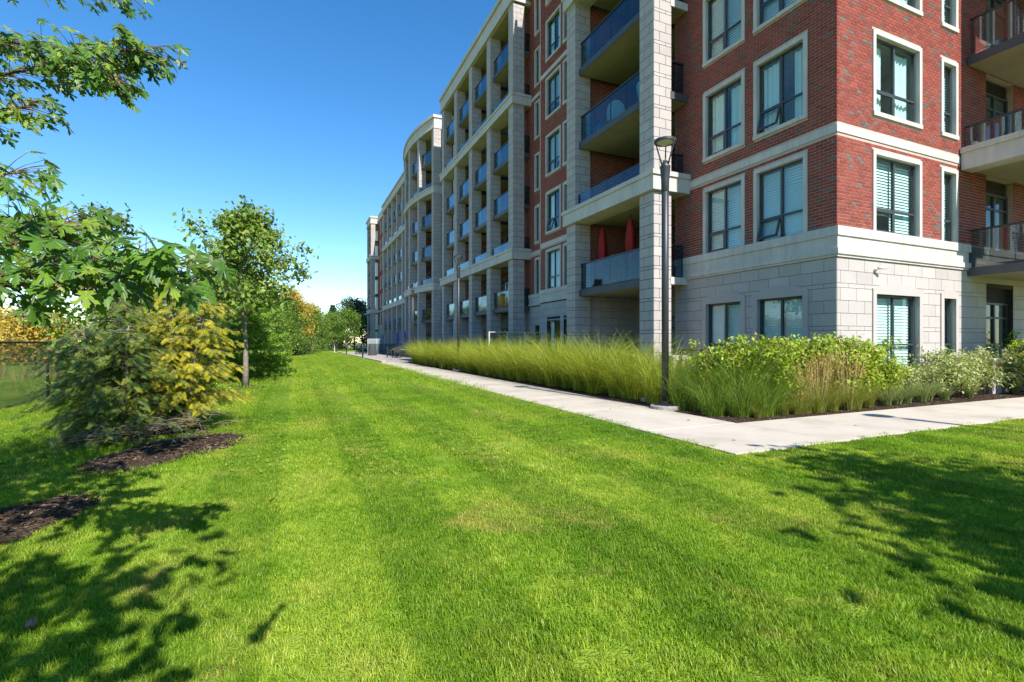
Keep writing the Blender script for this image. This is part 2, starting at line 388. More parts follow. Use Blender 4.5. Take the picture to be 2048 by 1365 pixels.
def cut(u0, u1, z0, z1, ops):
    """intervals of a course left free by the openings"""
    segs = [(u0, u1)]
    for (a, b, c, d) in ops:
        if d <= z0 + .002 or c >= z1 - .002: continue
        ns = []
        for (p, q) in segs:
            if b <= p or a >= q: ns.append((p, q)); continue
            if a > p: ns.append((p, a))
            if b < q: ns.append((b, q))
        segs = ns
    return segs
def panel(mb, fr, u0, u1, z0, z1, ops, nf, th):
    us = sorted({u0, u1, *[min(max(v, u0), u1) for o in ops for v in o[:2]]}); zs = sorted({z0, z1, *[min(max(v, z0), z1) for o in ops for v in o[2:]]})
    for za, zb in zip(zs, zs[1:]):
        for (p, q) in cut(u0, u1, za, zb, ops):
            if q - p > .001: mb.fbox(fr, p, q, nf - th, nf, za, zb)
class Pieces:
    """many boxes standing on wall faces: (frame,u0,u1,z0,z1,depth,rnd)"""
    def __init__(s): s.L = []
    def add(s, fr, u0, u1, z0, z1, n0, n1, r): s.L.append((fr, u0, u1, z0, z1, n0, n1, r))
    def mesh(s, name, items):
        V = []; F = []; RR = []
        base = np.array([[0, 3, 2, 1], [4, 5, 6, 7], [0, 1, 5, 4], [1, 2, 6, 5], [2, 3, 7, 6], [3, 0, 4, 7]])
        for k, (fr, u0, u1, z0, z1, n0, n1, r) in enumerate(items):
            P = fr.P
            V += [P(u0, n0, z0), P(u1, n0, z0), P(u1, n1, z0), P(u0, n1, z0), P(u0, n0, z1), P(u1, n0, z1), P(u1, n1, z1), P(u0, n1, z1)]
            F.append((base if fr.h > 0 else base[:, ::-1]) + 8 * k); RR += [r] * 6
        return np_mesh(name, np.array(V), np.concatenate(F), RR)
def in_view(p):
    th = R(YAW); d = p[0] * math.sin(th) + p[1] * math.cos(th); r = p[0] * math.cos(th) - p[1] * math.sin(th)
    return d > .5 and abs(r / d) < 1.02 and abs(p[2] - 1.4) / d < .66, d
def pick(P, n, want):
    sc = []
    for i, it in enumerate(P.L):
        c = it[0].P((it[1] + it[2]) / 2, 0, (it[3] + it[4]) / 2); v, d = in_view(c)
        if v and want(it, c): sc.append((d / math.sqrt((it[2] - it[1]) * (it[4] - it[3])), i))
    return {i for _, i in sorted(sc)[:n]}
def emit(P, name, rest, mat, par, n, want):
    ids = pick(P, n, want); cache = {}
    for i in sorted(ids):
        fr, u0, u1, z0, z1, n0, n1, r = P.L[i]
        key = (fr.u, round(u1 - u0, 3), round(z1 - z0, 3), round(n0, 3), round(n1, 3), round(r * 7))
        if key not in cache:
            f0 = Fr((0, 0), fr.u, fr.n); cache[key] = Pieces.mesh(P, name, [(f0, 0, u1 - u0, 0, z1 - z0, n0, n1, round(r * 7) / 7)])
        q = fr.P(u0, 0, z0); link(name, cache[key], mat, par, loc=q)
    tag(link(rest, P.mesh(rest, [it for i, it in enumerate(P.L) if i not in ids]), mat, BLD), kind='stuff')

BR = Pieces(); ST = Pieces()
def lay_bricks(fr, u0, u1, z0, z1, ops, proud=.0, ch=.081, bl=.211):
    k0 = math.floor(z0 / ch); k = k0
    while k * ch < z1:
        za, zb = max(k * ch + .0065, z0 + .002), min((k + 1) * ch - .0065, z1 - .002)
        if zb - za > .015:
            off = 0 if k % 2 else bl / 2
            for (p, q) in cut(u0, u1, za - .004, zb + .004, ops):
                j = math.floor((p - off) / bl)
                while j * bl + off < q:
                    a, b = max(j * bl + off + .0065, p + (.0 if p == u0 else .003)), min((j + 1) * bl + off - .0065, q - (.0 if q == u1 else .003))
                    if b - a > .02: BR.add(fr, a, b, za, zb, -.01, .005 + proud + rnd.uniform(-.0015, .0015), rnd.random())
                    j += 1
        k += 1
def courses(z0, z1):
    out = []; k = math.floor((z0 - 2.705) / 1.02) - 1; idx = k * 4
    while 2.705 + k * 1.02 < z1:
        b = 2.705 + k * 1.02
        for (p, q) in ((b, b + .105), (b + .105, b + .41), (b + .41, b + .715), (b + .715, b + 1.02)):
            idx += 1
            if q > z0 + .03 and p < z1 - .03: out.append((max(p, z0), min(q, z1), idx))
        k += 1
    return out
def lay_stone(fr, u0, u1, z0, z1, ops, bl=.61, shift=0):
    for (p, q, idx) in courses(z0, z1):
        off = (idx % 2) * bl / 2 + shift
        for (a0, b0) in cut(u0, u1, p, q, ops):
            j = math.floor((a0 - off) / bl)
            while j * bl + off < b0:
                a, b = max(j * bl + off + .005, a0), min((j + 1) * bl + off - .005, b0)
                if b - a > .03: ST.add(fr, a, b, p + .005, q - .005, -.01, .010, rnd.random())
                j += 1

# ---- windows
def corrug(fr, u0, u1, n, z0, z1, kind, seed=0):
    rr = random.Random(seed); m = MB()
    if kind == 'curtain':
        k = max(6, int((u1 - u0) / .045)); pts = []
        for i in range(k + 1):
            pts.append((u0 + (u1 - u0) * i / k, n + .03 * math.sin(i * 1.9 + rr.random() * .9)))
        for (ua, na), (ub, nb) in zip(pts, pts[1:]):
            b = len(m.v); m.v += [fr.P(ua, na, z0), fr.P(ub, nb, z0), fr.P(ub, nb, z1), fr.P(ua, na, z1)]; m.f.append((b, b + 1, b + 2, b + 3)); m.r.append(.5)
    else:
        st = .075; z = z1
        while z > z0:
            zb = max(z0, z - st); b = len(m.v)
            m.v += [fr.P(u0, n, z), fr.P(u1, n, z), fr.P(u1, n + .028, zb), fr.P(u0, n + .028, zb)]; m.f.append((b, b + 1, b + 2, b + 3)); m.r.append(.5)
            z = zb
    return m
def glazing(w, fr, u0, u1, z0, z1, n, splits_u, zt, cover, seed, open_sash=False, mat_glass='window_glass'):
    """dark aluminium frame with mullions, panes, curtain behind"""
    fm = MB(); fw = .05
    fm.fbox(fr, u0, u0 + fw, n - .03, n + .03, z0, z1); fm.fbox(fr, u1 - fw, u1, n - .03, n + .03, z0, z1)
    fm.fbox(fr, u0 + fw, u1 - fw, n - .03, n + .03, z0, z0 + fw); fm.fbox(fr, u0 + fw, u1 - fw, n - .03, n + .03, z1 - fw, z1)
    us = [u0 + fw] + [u0 + (u1 - u0) * s for s in splits_u] + [u1 - fw]
    for s in us[1:-1]: fm.fbox(fr, s - .03, s + .03, n - .028, n + .035, z0 + fw, z1 - fw)
    zs = [z0 + fw] + ([zt] if zt else []) + [z1 - fw]
    segs = [(a + (.03 if i else 0), b - (.03 if i < len(us) - 2 else 0)) for i, (a, b) in enumerate(zip(us, us[1:]))]
    if zt:
        for (a, b) in segs: fm.fbox(fr, a, b, n - .028, n + .03, zt - .025, zt + .025)
    fm.build('frame', 'window_metal', w)
    vent = len(segs) - 1 if fr.u == (0, 1) else 0
    for i, (a, b) in enumerate(segs):
        for k in range(len(zs) - 1):
            za, zb = zs[k] + (.025 if k else 0), zs[k + 1] - (.025 if k < len(zs) - 2 else 0)
            if zt and k == 0 and i == vent and len(segs) > 1:      # the operable sash
                t = R(17) if open_sash else 0; hgt = zb - za
                def Q(u, v, nn):
                    return fr.P(u, n + .012 + math.sin(t) * (hgt - v) + math.cos(t) * nn, zb - math.cos(t) * (hgt - v) + math.sin(t) * nn)
                sm = MB()
                for (p, q, r_, s_) in ((a, b, 0, .045), (a, b, hgt - .045, hgt), (a, a + .045, .045, hgt - .045), (b - .045, b, .045, hgt - .045)):
                    sm.box8([Q(p, r_, -.02), Q(q, r_, -.02), Q(q, r_, .025), Q(p, r_, .025), Q(p, s_, -.02), Q(q, s_, -.02), Q(q, s_, .025), Q(p, s_, .025)], fr.h < 0)
                sm.build('sash', 'window_metal', w)
                pm = MB(); pm.v = [Q(a + .045, .045, 0), Q(b - .045, .045, 0), Q(b - .045, hgt - .045, 0), Q(a + .045, hgt - .045, 0)]; pm.f = [(0, 1, 2, 3)]; pm.r = [.5]
                pm.build('pane', mat_glass, w)
            else:
                pm = MB(); pm.v = [fr.P(a, n, za), fr.P(b, n, za), fr.P(b, n, zb), fr.P(a, n, zb)]; pm.f = [(0, 1, 2, 3)]; pm.r = [.5]
                pm.build('pane', mat_glass, w)
    if cover:
        rr = random.Random(seed)
        if cover == 'blind':
            for (a, b) in segs: corrug(fr, a - .02, b + .02, n - .11, z0 + (.06 if rr.random() < .8 else .5), z1 - .07, 'blind', seed).build('blind', 'blind', w)
        elif cover == 'halfblind':
            for (a, b) in segs: corrug(fr, a - .02, b + .02, n - .11, z0 + .05, z1 - .45, 'blind', seed).build('blind', 'blind', w)
        else:
            W_ = u1 - u0
            f0 = rr.uniform(.28, .48); f1 = rr.uniform(.25, .42)
            corrug(fr, u0 + .04, u0 + W_ * f0, n - .14, z0 + .04, z1 - .08, 'curtain', seed).build('curtain', 'curtain', w)
            corrug(fr, u1 - W_ * f1, u1 - .04, n - .14, z0 + .04, z1 - .08, 'curtain', seed + 1).build('curtain', 'curtain', w)
def window(fr, u0, u1, z0, z1, splits=(.5,), zt=.62, cover='blind', seed=0, open_sash=False, fw=.11, sill=True, mat_s='precast', nbase=0.0):
    """precast surround (outer u0..u1, z0..z1) + glazing set back"""
    m = MB(); pr = .035 + nbase; bk = -.15
    zs = z0 + (fw if sill else 0)
    m.fbox(fr, u0, u0 + fw, bk, pr, zs, z1); m.fbox(fr, u1 - fw, u1, bk, pr, zs, z1)
    m.fbox(fr, u0 + fw, u1 - fw, bk, pr, z1 - fw, z1)
    if sill: m.fbox(fr, u0 - .004, u1 + .004, bk, pr + .018, z0, zs - .004)
    w = m.build('window', mat_s, BLD)
    glazing(w, fr, u0 + fw - .004, u1 - fw + .004, zs - .002, z1 - fw + .004, -.11, splits, zs + zt if zt else None, cover, seed, open_sash)
    return w
def arch_window(fr, u0, u1, z0, zt, zc, zp, cover, seed, splits=(.5,), fw=.14):
    """stone surround with a segmental arched head"""
    m = MB(); pr, bk = .04, -.16
    m.fbox(fr, u0, u0 + fw, bk, pr, z0, zt); m.fbox(fr, u1 - fw, u1, bk, pr, z0, zt)
    n = 12; top = [(u0 + (u1 - u0) * i / n, zc + (zp - zc) * (1 - (2 * i / n - 1) ** 2)) for i in range(n + 1)]
    m.prism(fr, [(u0, zt)] + top + [(u1, zt)], bk, pr)
    m.fbox(fr, u0 + fw, u1 - fw, bk, pr - .01, z0, z0 + .08)
    w = m.build('window', 'stone', BLD)
    glazing(w, fr, u0 + fw - .004, u1 - fw + .004, z0 + .076, zt + .004, -.12, splits, 1.34, cover, seed)
    return w

WB = (8.267 - 7.55, 9.845 - 7.55); WA = (10.14 - 7.55, 11.70 - 7.55); LW = 12.95 - 7.55
WC = (13.08 - 11.73, 15.16 - 11.73); WD = (16.07 - 11.73, 16.90 - 11.73); DO = (18.43 - 11.73, 20.0 - 11.73); RW = 16.0
BAND = (6.39, 6.58); COR0, COR1 = 3.45, 4.15
opsL = []; opsR = []
for i, F in enumerate(FLV[1:], 1):
    zb = F + .54 if i > 1 else COR1 - .003
    for (a, b) in (WA, WB): opsL.append((a, b, zb, F + 2.68))
    for (a, b) in (WC, WD): opsR.append((a, b, zb, F + 2.68))
    opsR.append((*DO, F + .02, F + 2.75))
BND = [BAND, (BAND[0] + 2.98 * 3, BAND[1] + 2.98 * 3)]
# mortar backing, leaves the openings free
wl = MB(); panel(wl, FLm, .02, LW, COR1 - .02, ROOF + .6, opsL, -.002, .24); panel(wl, FRm, 0.02, RW, COR1 - .02, ROOF + .6, opsR, -.002, .24)
brick_wall = wl.build('brick_wall', 'mortar', BLD)
bo = [(-1, 99, a, b) for a, b in BND]
lay_bricks(FLm, 0.0, LW, COR1, ROOF + .4, opsL + bo); lay_bricks(FRm, 0.0, RW, COR1, ROOF + .4, opsR + [(-1, 17.05 - 11.73, a, b) for a, b in BND])
# ground floor stone
gL = [(a - .02, b + .02, .45, 2.704) for a, b in (WA, WB)]; gR = [(a - .02, b + .02, .45, 2.704) for a, b in (WC, WD)] + [(*DO, .0, 3.0)]
def archop(l): return [(a, b, c, d) for a, b, c, d in l]
ws = MB(); panel(ws, FLm, .02, LW, -.2, COR1 - .03, [(a + .1, b - .1, c, 2.6) for a, b, c, d in gL], -.003, .24); panel(ws, FRm, .02, RW, -.2, COR1 - .03, [(a + .1, b - .1, c, 2.6) for a, b, c, d in gR[:-1]] + gR[-1:], -.003, .24)
stone_wall = ws.build('stone_wall', 'dark_joint', BLD)
lay_stone(FLm, 0, LW, 0, COR0 + .02, gL); lay_stone(FRm, 0, RW, 0, COR0 + .02, gR, shift=.12)
for k, (a, b, c, d) in enumerate(gL): arch_window(FLm, a, b, c, 2.58, 2.735, 2.885, 'blind', 40 + k)
for k, (a, b, c, d) in enumerate(gR[:-1]): arch_window(FRm, a, b, c, 2.6, 2.735, 2.885 - .05 * k, ('blind', 'blind')[k], 50 + k, (.5,) if k == 0 else ())
cov = {1: 'blind', 2: 'curtain', 3: 'blind', 4: 'blind', 5: 'curtain', 6: 'blind'}
for i, F in enumerate(FLV[1:], 1):
    zb = F + .54 if i > 1 else COR1
    s = i > 1; zt = .62 if s else .62
    for k, (a, b) in enumerate((WA, WB)): window(FLm, a, b, zb, F + 2.68, (.5,), zt, cov[i], i * 10 + k, open_sash=(k == 1 and i in (1, 2)), sill=s)
    window(FRm, WC[0], WC[1], zb, F + 2.68, (.5,), zt, 'blind' if i == 1 else 'curtain', i * 10 + 5, sill=s)
    window(FRm, WD[0], WD[1], zb, F + 2.68, (), zt, 'blind', i * 10 + 7, sill=s)
# precast bands and the moulded cornice round the corner
def corner_band(name, z0, z1, pr, uL, uR, mat='precast'):
    m = MB(); m.fbox(FLm, -pr, uL, -.05, pr, z0, z1); m.fbox(FRm, .05, uR, -.05, pr, z0, z1)
    return m.build(name, mat, BLD)
for a, b in BND: corner_band('string_course', a, b, .022, LW, 17.02 - 11.73)
CU = 17.45 - 11.73
corner_band('cornice', COR1 - .22, COR1, .085, LW - .05, CU); corner_band('cornice', COR1 - .52, COR1 - .222, .05, LW - .07, CU - .06)
corner_band('cornice', COR1 - .66, COR1 - .522, .085, LW - .05, CU); corner_band('cornice', COR1 - .72, COR1 - .662, .05, LW - .07, CU - .06)
corner_band('parapet', ROOF + .4, ROOF + 1.0, .10, LW, RW)
# rooms behind: floors, core and ceilings
cm = MB(); cm.box(13.9, 28, 9.9, 92, -.2, ROOF); cm.box(12.0, 28, 7.85, 12.9, ROOF - .3, ROOF + .3)
for F in FLV: cm.box(11.99, 27.9, 7.81, 12.9, F - .28, F - .02)
cm.box(15.9, 16.0, 7.81, 9.9, 0, ROOF); cm.box(11.99, 13.9, 12.75, 12.9, 0, ROOF)
cm.build('core', 'interior', BLD)

# sliding doors on the recessed right part, with louvre above
def door(fr, u0, u1, z0, z1, n, louver=True, par=None):
    m = MB(); fw = .06; zl = z1 - (.42 if louver else 0)
    for (a, b, c, d) in ((u0, u0 + fw, z0, zl), (u1 - fw, u1, z0, zl), (u0 + fw, u1 - fw, z0, z0 + fw), (u0 + fw, u1 - fw, zl - fw, zl)): m.fbox(fr, a, b, n - .04, n + .04, c, d)
    um = (u0 + u1) / 2; m.fbox(fr, um - .04, um + .04, n - .035, n + .045, z0 + fw, zl - fw)
    m.fbox(fr, u0 + fw, um - .04, n - .035, n + .035, zl - .48, zl - .42); m.fbox(fr, um + .04, u1 - fw, n - .035, n + .035, zl - .48, zl - .42)
    d_ = m.build('sliding_door', 'window_metal', par or BLD)
    for (a, b) in ((u0 + fw, um - .04), (um + .04, u1 - fw)):
        for (c, d) in ((z0 + fw, zl - .48), (zl - .42, zl - fw)):
            p = MB(); p.v = [fr.P(a, n, c), fr.P(b, n, c), fr.P(b, n, d), fr.P(a, n, d)]; p.f = [(0, 1, 2, 3)]; p.r = [.5]; p.build('pane', 'window_glass', d_)
    if louver:
        l = MB(); l.fbox(fr, u0, u1, n - .05, n - .03, zl, z1)
        z = zl + .01
        while z < z1 - .03:
            l.box8([fr.P(u0, n - .03, z), fr.P(u1, n - .03, z), fr.P(u1, n + .02, z - .0), fr.P(u0, n + .02, z), fr.P(u0, n - .03, z + .045), fr.P(u1, n - .03, z + .045), fr.P(u1, n + .02, z + .012), fr.P(u0, n + .02, z + .012)], fr.h < 0); z += .055
        l.build('louver', 'louver', d_)
    return d_
for i, F in enumerate(FLV):
    d_ = door(FRm, DO[0], DO[1], F if i else .0, F + (2.75 if i else 2.95), -.16)
    corrug(FRm, DO[0] + .1, DO[0] + .7, -.3, F + .1, F + 2.2, 'curtain', 70 + i).build('curtain', 'curtain', d_)

# ---- stone columns and balcony stacks
def column(fr, u, w, z0, z1, dep=.7, faces=2):
    """square stone column: outer front at n=0, from u to u+w"""
    MB().fbox(fr, u + .012, u + w - .012, -dep + .012, -.012, z0, z1).build('column', 'dark_joint', BLD)
    f1 = fr.off(u, -.011); 
    side = Fr(fr.P(u + .011, 0, 0)[:2], (-fr.n[0], -fr.n[1]), (-fr.u[0], -fr.u[1]))
    for (p, q, idx) in courses(z0, z1):
        if q - p < .02: continue
        s = w * (.30 if idx % 2 else .66)
        for (a, b) in ((0, s - .008), (s + .008, w)): ST.add(f1, a, b, p + .008, q - .008, -.01, .011, rnd.random())
        s = dep * (.68 if idx % 2 else .32)
        for (a, b) in ((0.011, s - .008), (s + .008, dep)): ST.add(side, a, b, p + .008, q - .008, -.01, .011, rnd.random())
def bslab(fr, u0, u1, n0, n1, F, band=False):
    """balcony slab with dark fascia and pale soffit; n1 is the front edge"""
    b = MB().fbox(fr, u0 + .02, u1 - .02, n0, n1 - .02, F - .22, F - .005).build('balcony', 'soffit', BLD)
    if not band:
        m = MB().fbox(fr, u0, u1, n1 - .02, n1, F - .235, F + .0); m.fbox(fr, u0, u0 + .02, n0, n1 - .02, F - .235, F)
        m.fbox(fr, u1 - .02, u1, n0, n1 - .02, F - .235, F); m.build('fascia', 'fascia', b)
    return b
def railing(b, fr, u0, u1, n, F, np_=3, h=1.07, side=None, rail=True, mat='balcony_glass'):
    w = (u1 - u0) / np_
    for i in range(np_):
        a, c = u0 + i * w + .008, u0 + (i + 1) * w - .008
        p = MB().fbox(fr, a, c, n - .012, n, F + .07, F + h - .05); p.build('glass_panel', mat, b)
    for i in range(np_ + 1):
        a = u0 + i * w; MB().fbox(fr, a - .012, a + .012, n - .055, n - .02, F, F + h - .05).build('rail_post', 'dark_metal', b)
    if rail: MB().fbox(fr, u0 - .02, u1 + .02, n - .06, n + .02, F + h - .05, F + h).build('handrail', 'dark_metal', b)
    MB().fbox(fr, u0, u1, n - .02, n + .006, F + .02, F + .06).build('bottom_rail', 'dark_metal', b)
def beam(fr, u0, u1, n0, z0, z1, wrap=None, mat='precast', pr=.12):
    """precast band: body with a prouder cap; wrap = inward length of the return at the u0 end"""
    m = MB(); zc = z1 - .15
    m.fbox(fr, u0 - pr, u1 + pr, -.75, pr, z0, zc); m.fbox(fr, u0 - pr - .05, u1 + pr + .05, -.75, pr + .05, zc + .001, z1)
    if wrap: m.fbox(fr, u0 - pr, u0 + .6, -wrap, -.751, z0, zc); m.fbox(fr, u0 - pr - .05, u0 + .6, -wrap, -.751, zc + .001, z1)
    return m.build('stone_band', mat, BLD)
TOPZ = ROOF + .85
def roof_cornice(fr, u0, u1, wrap=None, depth=2.2):
    m = MB()
    m.fbox(fr, u0 - .12, u1 + .12, -depth, .12, ROOF - .35, ROOF - .2); m.fbox(fr, u0 - .08, u1 + .08, -depth, .08, ROOF - .199, ROOF + .6); m.fbox(fr, u0 - .2, u1 + .2, -depth, .2, ROOF + .601, TOPZ)
    m.build('roof_cornice', 'precast', BLD)
    MB().fbox(fr, u0, u1, -depth, -.05, ROOF - .42, ROOF - .351).build('ceiling', 'soffit', BLD)

def stack(fr, cols, cw, depth, rail_n, back, wrap=None, panels=3, ends=True, near=False, far=False):
    """columns at u positions, balconies on every floor, bands on the third and sixth"""
    L = cols[-1] + cw
    for u in cols: column(fr, u, cw, -.1, ROOF - .36)
    for i in (2, 5): beam(fr, cols[0], L, 0, FLV[i] - .27, FLV[i] + .34, wrap)
    roof_cornice(fr, cols[0], L, wrap, back)
    # back wall: brick above, stone at the bottom, doors per bay
    bw = MB().fbox(fr, cols[0] - .3, L + .3, -back - .2, -back, 3.4, ROOF); bw.build('back_wall', 'shaded_recess_brick', BLD)
    MB().fbox(fr, cols[0] - .3, L + .3, -back - .2, -back, -.1, 3.399).build('back_wall', 'shaded_recess_stone', BLD)
    for i, F in enumerate(FLV):
        if i:
            band = i in (2, 5)
            for (a, c) in zip(cols, cols[1:]):
                b = bslab(fr, a + cw + .004, c - .004, -back, rail_n + (.09 if not band else 0), F, band)
                gw = c - a - cw
                if band: railing(b, fr, a + cw + .02, c - .02, -.12, F + .32, panels, .62, rail=False)
                else: railing(b, fr, a + cw + .03, c - .03, rail_n, F, panels)
        if not far:
            for (a, c) in zip(cols, cols[1:]):
                if i < 6 or near: door(fr, a + cw + .5, a + cw + 2.3, F + .02, F + 2.35, -back + .05, False)
S1 = Fr((10.36, 12.40), (0, 1), (-1, 0))
stack(S1, [0, 4.74], .70, 1.4, -.25, 3.0, wrap=1.36, panels=4, near=True)
# side walls of the first stack's recess and its small end rails
m = MB(); m.box(11.06, 13.4, 17.32, 17.55, 3.45, ROOF); m.build('side_wall', 'mortar', BLD)
lay_bricks(Fr((11.06, 17.32), (1, 0), (0, -1)), 0, 2.3, 3.5, ROOF - .4, [])
MB().box(11.06, 13.4, 17.32, 17.55, -.1, 3.449).build('side_wall', 'dark_joint', BLD); lay_stone(Fr((11.06, 17.32), (1, 0), (0, -1)), 0, 2.3, 0, 3.44, [])
for i, F in enumerate(FLV[1:], 1):
    b = bslab(Fr((11.06, 12.5), (1, 0), (0, -1)), -.05, .9, -1.0, .06, F, True)
    MB().box(11.03, 11.76, 12.38, 12.43, F - .235, F).build('fascia', 'precast' if i in (1, 4) else 'fascia', b)
    railing(b, Fr((11.08, 12.5), (1, 0), (0, -1)), .02, .56, .0, F, 1)
# the bay between the stacks, brick with three window columns
BAY = Fr((12.0, 17.5), (0, 1), (-1, 0)); REC = Fr((12.6, 23.4), (0, 1), (-1, 0))
bw_, sw_, rw_ = (21.2 - 17.5, 22.8 - 17.5), (20.35 - 17.5, 21.0 - 17.5), (24.65 - 23.4, 25.3 - 23.4)
ob = []; orr = []
for i, F in enumerate(FLV[1:], 1):
    zb = F + .54 if i > 1 else COR1
    ob += [(*bw_, zb, F + 2.68), (*sw_, zb, F + 2.68)]; orr.append((*rw_, zb, F + 2.68))
og = [(bw_[0] + .1, bw_[1] - .1, .5, 2.58), (sw_[0] + .05, sw_[1] - .05, .5, 2.58)]; ogr = [(rw_[0] + .05, rw_[1] - .05, .9, 2.4)]
m = MB(); panel(m, BAY, 0, 5.9, COR1, ROOF + .6, ob, -.002, .24); panel(m, REC, .02, 3.6, COR1, ROOF + .6, orr, -.002, .24); m.box(12.01, 12.7, 23.38, 23.5, 0, ROOF + .6); m.build('brick_wall', 'mortar', BLD)
lay_bricks(BAY, 0, 5.9, COR1, ROOF + .6, ob + bo); lay_bricks(REC, .0, 3.6, COR1, ROOF + .6, orr + bo)
m = MB(); panel(m, BAY, 0, 5.9, -.1, COR1 - .01, og, -.003, .24); panel(m, REC, .02, 3.6, -.1, COR1 - .01, ogr, -.003, .24); m.build('stone_wall', 'dark_joint', BLD)
lay_stone(BAY, 0, 5.9, 0, COR0, og); lay_stone(REC, 0, 3.6, 0, COR0, ogr)
for z0, z1, pr in ((COR1 - .22, COR1, .085), (COR1 - .52, COR1 - .222, .05), (COR1 - .66, COR1 - .522, .085), *[(a, b, .022) for a, b in BND], (ROOF + .4, ROOF + 1, .1)):
    MB().fbox(BAY, 0, 5.9 + min(pr, .05), -.05, pr, z0, z1).fbox(REC, .06, 2.6, -.05, pr, z0, z1).build('string_course', 'precast', BLD)
for i, F in enumerate(FLV[1:], 1):
    zb = F + .54 if i > 1 else COR1
    window(BAY, *bw_, zb, F + 2.68, (.5,), .62, cov[7 - i] if i != 2 else 'curtain', 100 + i, open_sash=(i == 2), sill=i > 1)
    window(BAY, *sw_, zb, F + 2.68, (), .62, 'blind', 120 + i, sill=i > 1); window(REC, *rw_, zb, F + 2.68, (), .62, 'curtain', 140 + i, sill=i > 1)
for fr, (a, b, c, d), sp in ((BAY, og[0], (.5,)), (BAY, og[1], ()), (REC, ogr[0], ())):
    w = MB().fbox(fr, a, b, -.2, -.01, d - .05, d).fbox(fr, a, b, -.2, .02, c - .06, c).build('window', 'stone', BLD); glazing(w, fr, a, b, c, d - .05, -.1, sp, None, 'curtain', 160)
MB().box(12.3, 13.9, 17.6, 27.2, ROOF - .1, ROOF + .3).box(12.25, 12.35, 17.6, 23.3, 0, 0.02).build('roof', 'precast', BLD)
for F in FLV: MB().box(12.3, 13.9, 17.6, 23.3, F - .25, F).box(12.9, 13.9, 23.3, 26.8, F - .25, F).build('floor_plate', 'interior', BLD)

S2 = Fr((11.5, 25.9), (0, 1), (-1, 0))
stack(S2, [0, 3.6, 7.2, 10.8, 14.4], .70, 1.4, -.24, 2.1, wrap=1.1, panels=2)
for i, F in enumerate(FLV[1:], 1):
    b = bslab(Fr((12.2, 26.0), (1, 0), (0, -1)), -.05, 1.0, -1.0, .06, F, i in (2, 5)); railing(b, Fr((12.22, 26.0), (1, 0), (0, -1)), 0, .4, .0, F, 1)
# curved stack: five columns on an arc
def arcX(y): return 10.75 + (y - 50.6) ** 2 * (.85 / 36.6)
ys3 = [44.5, 47.55, 50.6, 53.65, 56.7]
def arc_fr(ya, yb):
    xa, xb = arcX(ya), arcX(yb); l = math.hypot(xb - xa, yb - ya); u = ((xb - xa) / l, (yb - ya) / l)
    return Fr((xa, ya), u, (-u[1], u[0])), l
for y in ys3: column(Fr((arcX(y), y - .35), (0, 1), (-1, 0)), 0, .7, -.1, ROOF - .36)
def arc_band(name, z0, z1, pr, dep, mat, y0=44.1, y1=57.1, n=14):
    m = MB(); pts = [(arcX(y0 + (y1 - y0) * i / n), y0 + (y1 - y0) * i / n) for i in range(n + 1)]
    for (xa, ya), (xb, yb) in zip(pts, pts[1:]):
        m.box8([(xa - pr, ya, z0), (xa + dep, ya, z0), (xb + dep, yb, z0), (xb - pr, yb, z0), (xa - pr, ya, z1), (xa + dep, ya, z1), (xb + dep, yb, z1), (xb - pr, yb, z1)])
    return m.build(name, mat, BLD)
for i in (2, 5): arc_band('stone_band', FLV[i] - .27, FLV[i] + .19, .12, .75, 'precast'); arc_band('stone_band', FLV[i] + .191, FLV[i] + .34, .17, .75, 'precast', 44.05, 57.15)
arc_band('roof_cornice', ROOF - .35, ROOF - .2, .12, 2.4, 'precast'); arc_band('roof_cornice', ROOF - .199, ROOF + .6, .08, 2.4, 'precast'); arc_band('roof_cornice', ROOF + .601, TOPZ, .2, 2.4, 'precast', 44.0, 57.2)
for z0, z1 in [(FLV[i] - .27, FLV[i] + .34) for i in (2, 5)] + [(ROOF - .35, TOPZ)]:
    MB().box(arcX(44.1) + .76, 13.6, 44.1, 44.8, z0, z1).build('stone_band', 'precast', BLD)
MB().box(13.2, 13.6, 43.9, 57.4, 3.4, ROOF).build('back_wall', 'shaded_recess_brick', BLD); MB().box(13.2, 13.6, 43.9, 57.4, -.1, 3.399).build('back_wall', 'shaded_recess_stone', BLD)
for i, F in enumerate(FLV[1:], 1):
    for ya, yb in zip(ys3, ys3[1:]):
        fr, l = arc_fr(ya, yb); band = i in (2, 5)
        b = bslab(fr, .37, l - .37, -2.0, -.16, F, band)
        if band: railing(b, fr, .38, l - .38, -.14, F + .32, 2, .62, rail=False)
        else: railing(b, fr, .4, l - .4, -.24, F, 2)
    b = bslab(Fr((12.2, 44.3), (1, 0), (0, -1)), 0, 1.0, -.3, .06, F, True); railing(b, Fr((12.2, 44.3), (1, 0), (0, -1)), 0, 1.0, .0, F, 1)
for ya, yb in zip(ys3, ys3[1:]):
    for F in FLV[:4]: door(Fr((13.15, ya), (0, 1), (-1, 0)), .6, 2.4, F + .02, F + 2.35, .0, False)
S4 = Fr((12.3, 58.2), (0, 1), (-1, 0))
stack(S4, [0, 3.6, 7.2, 10.8, 14.4, 18.0], .70, 1.4, -.24, 1.9, wrap=1.0, panels=2, far=True)
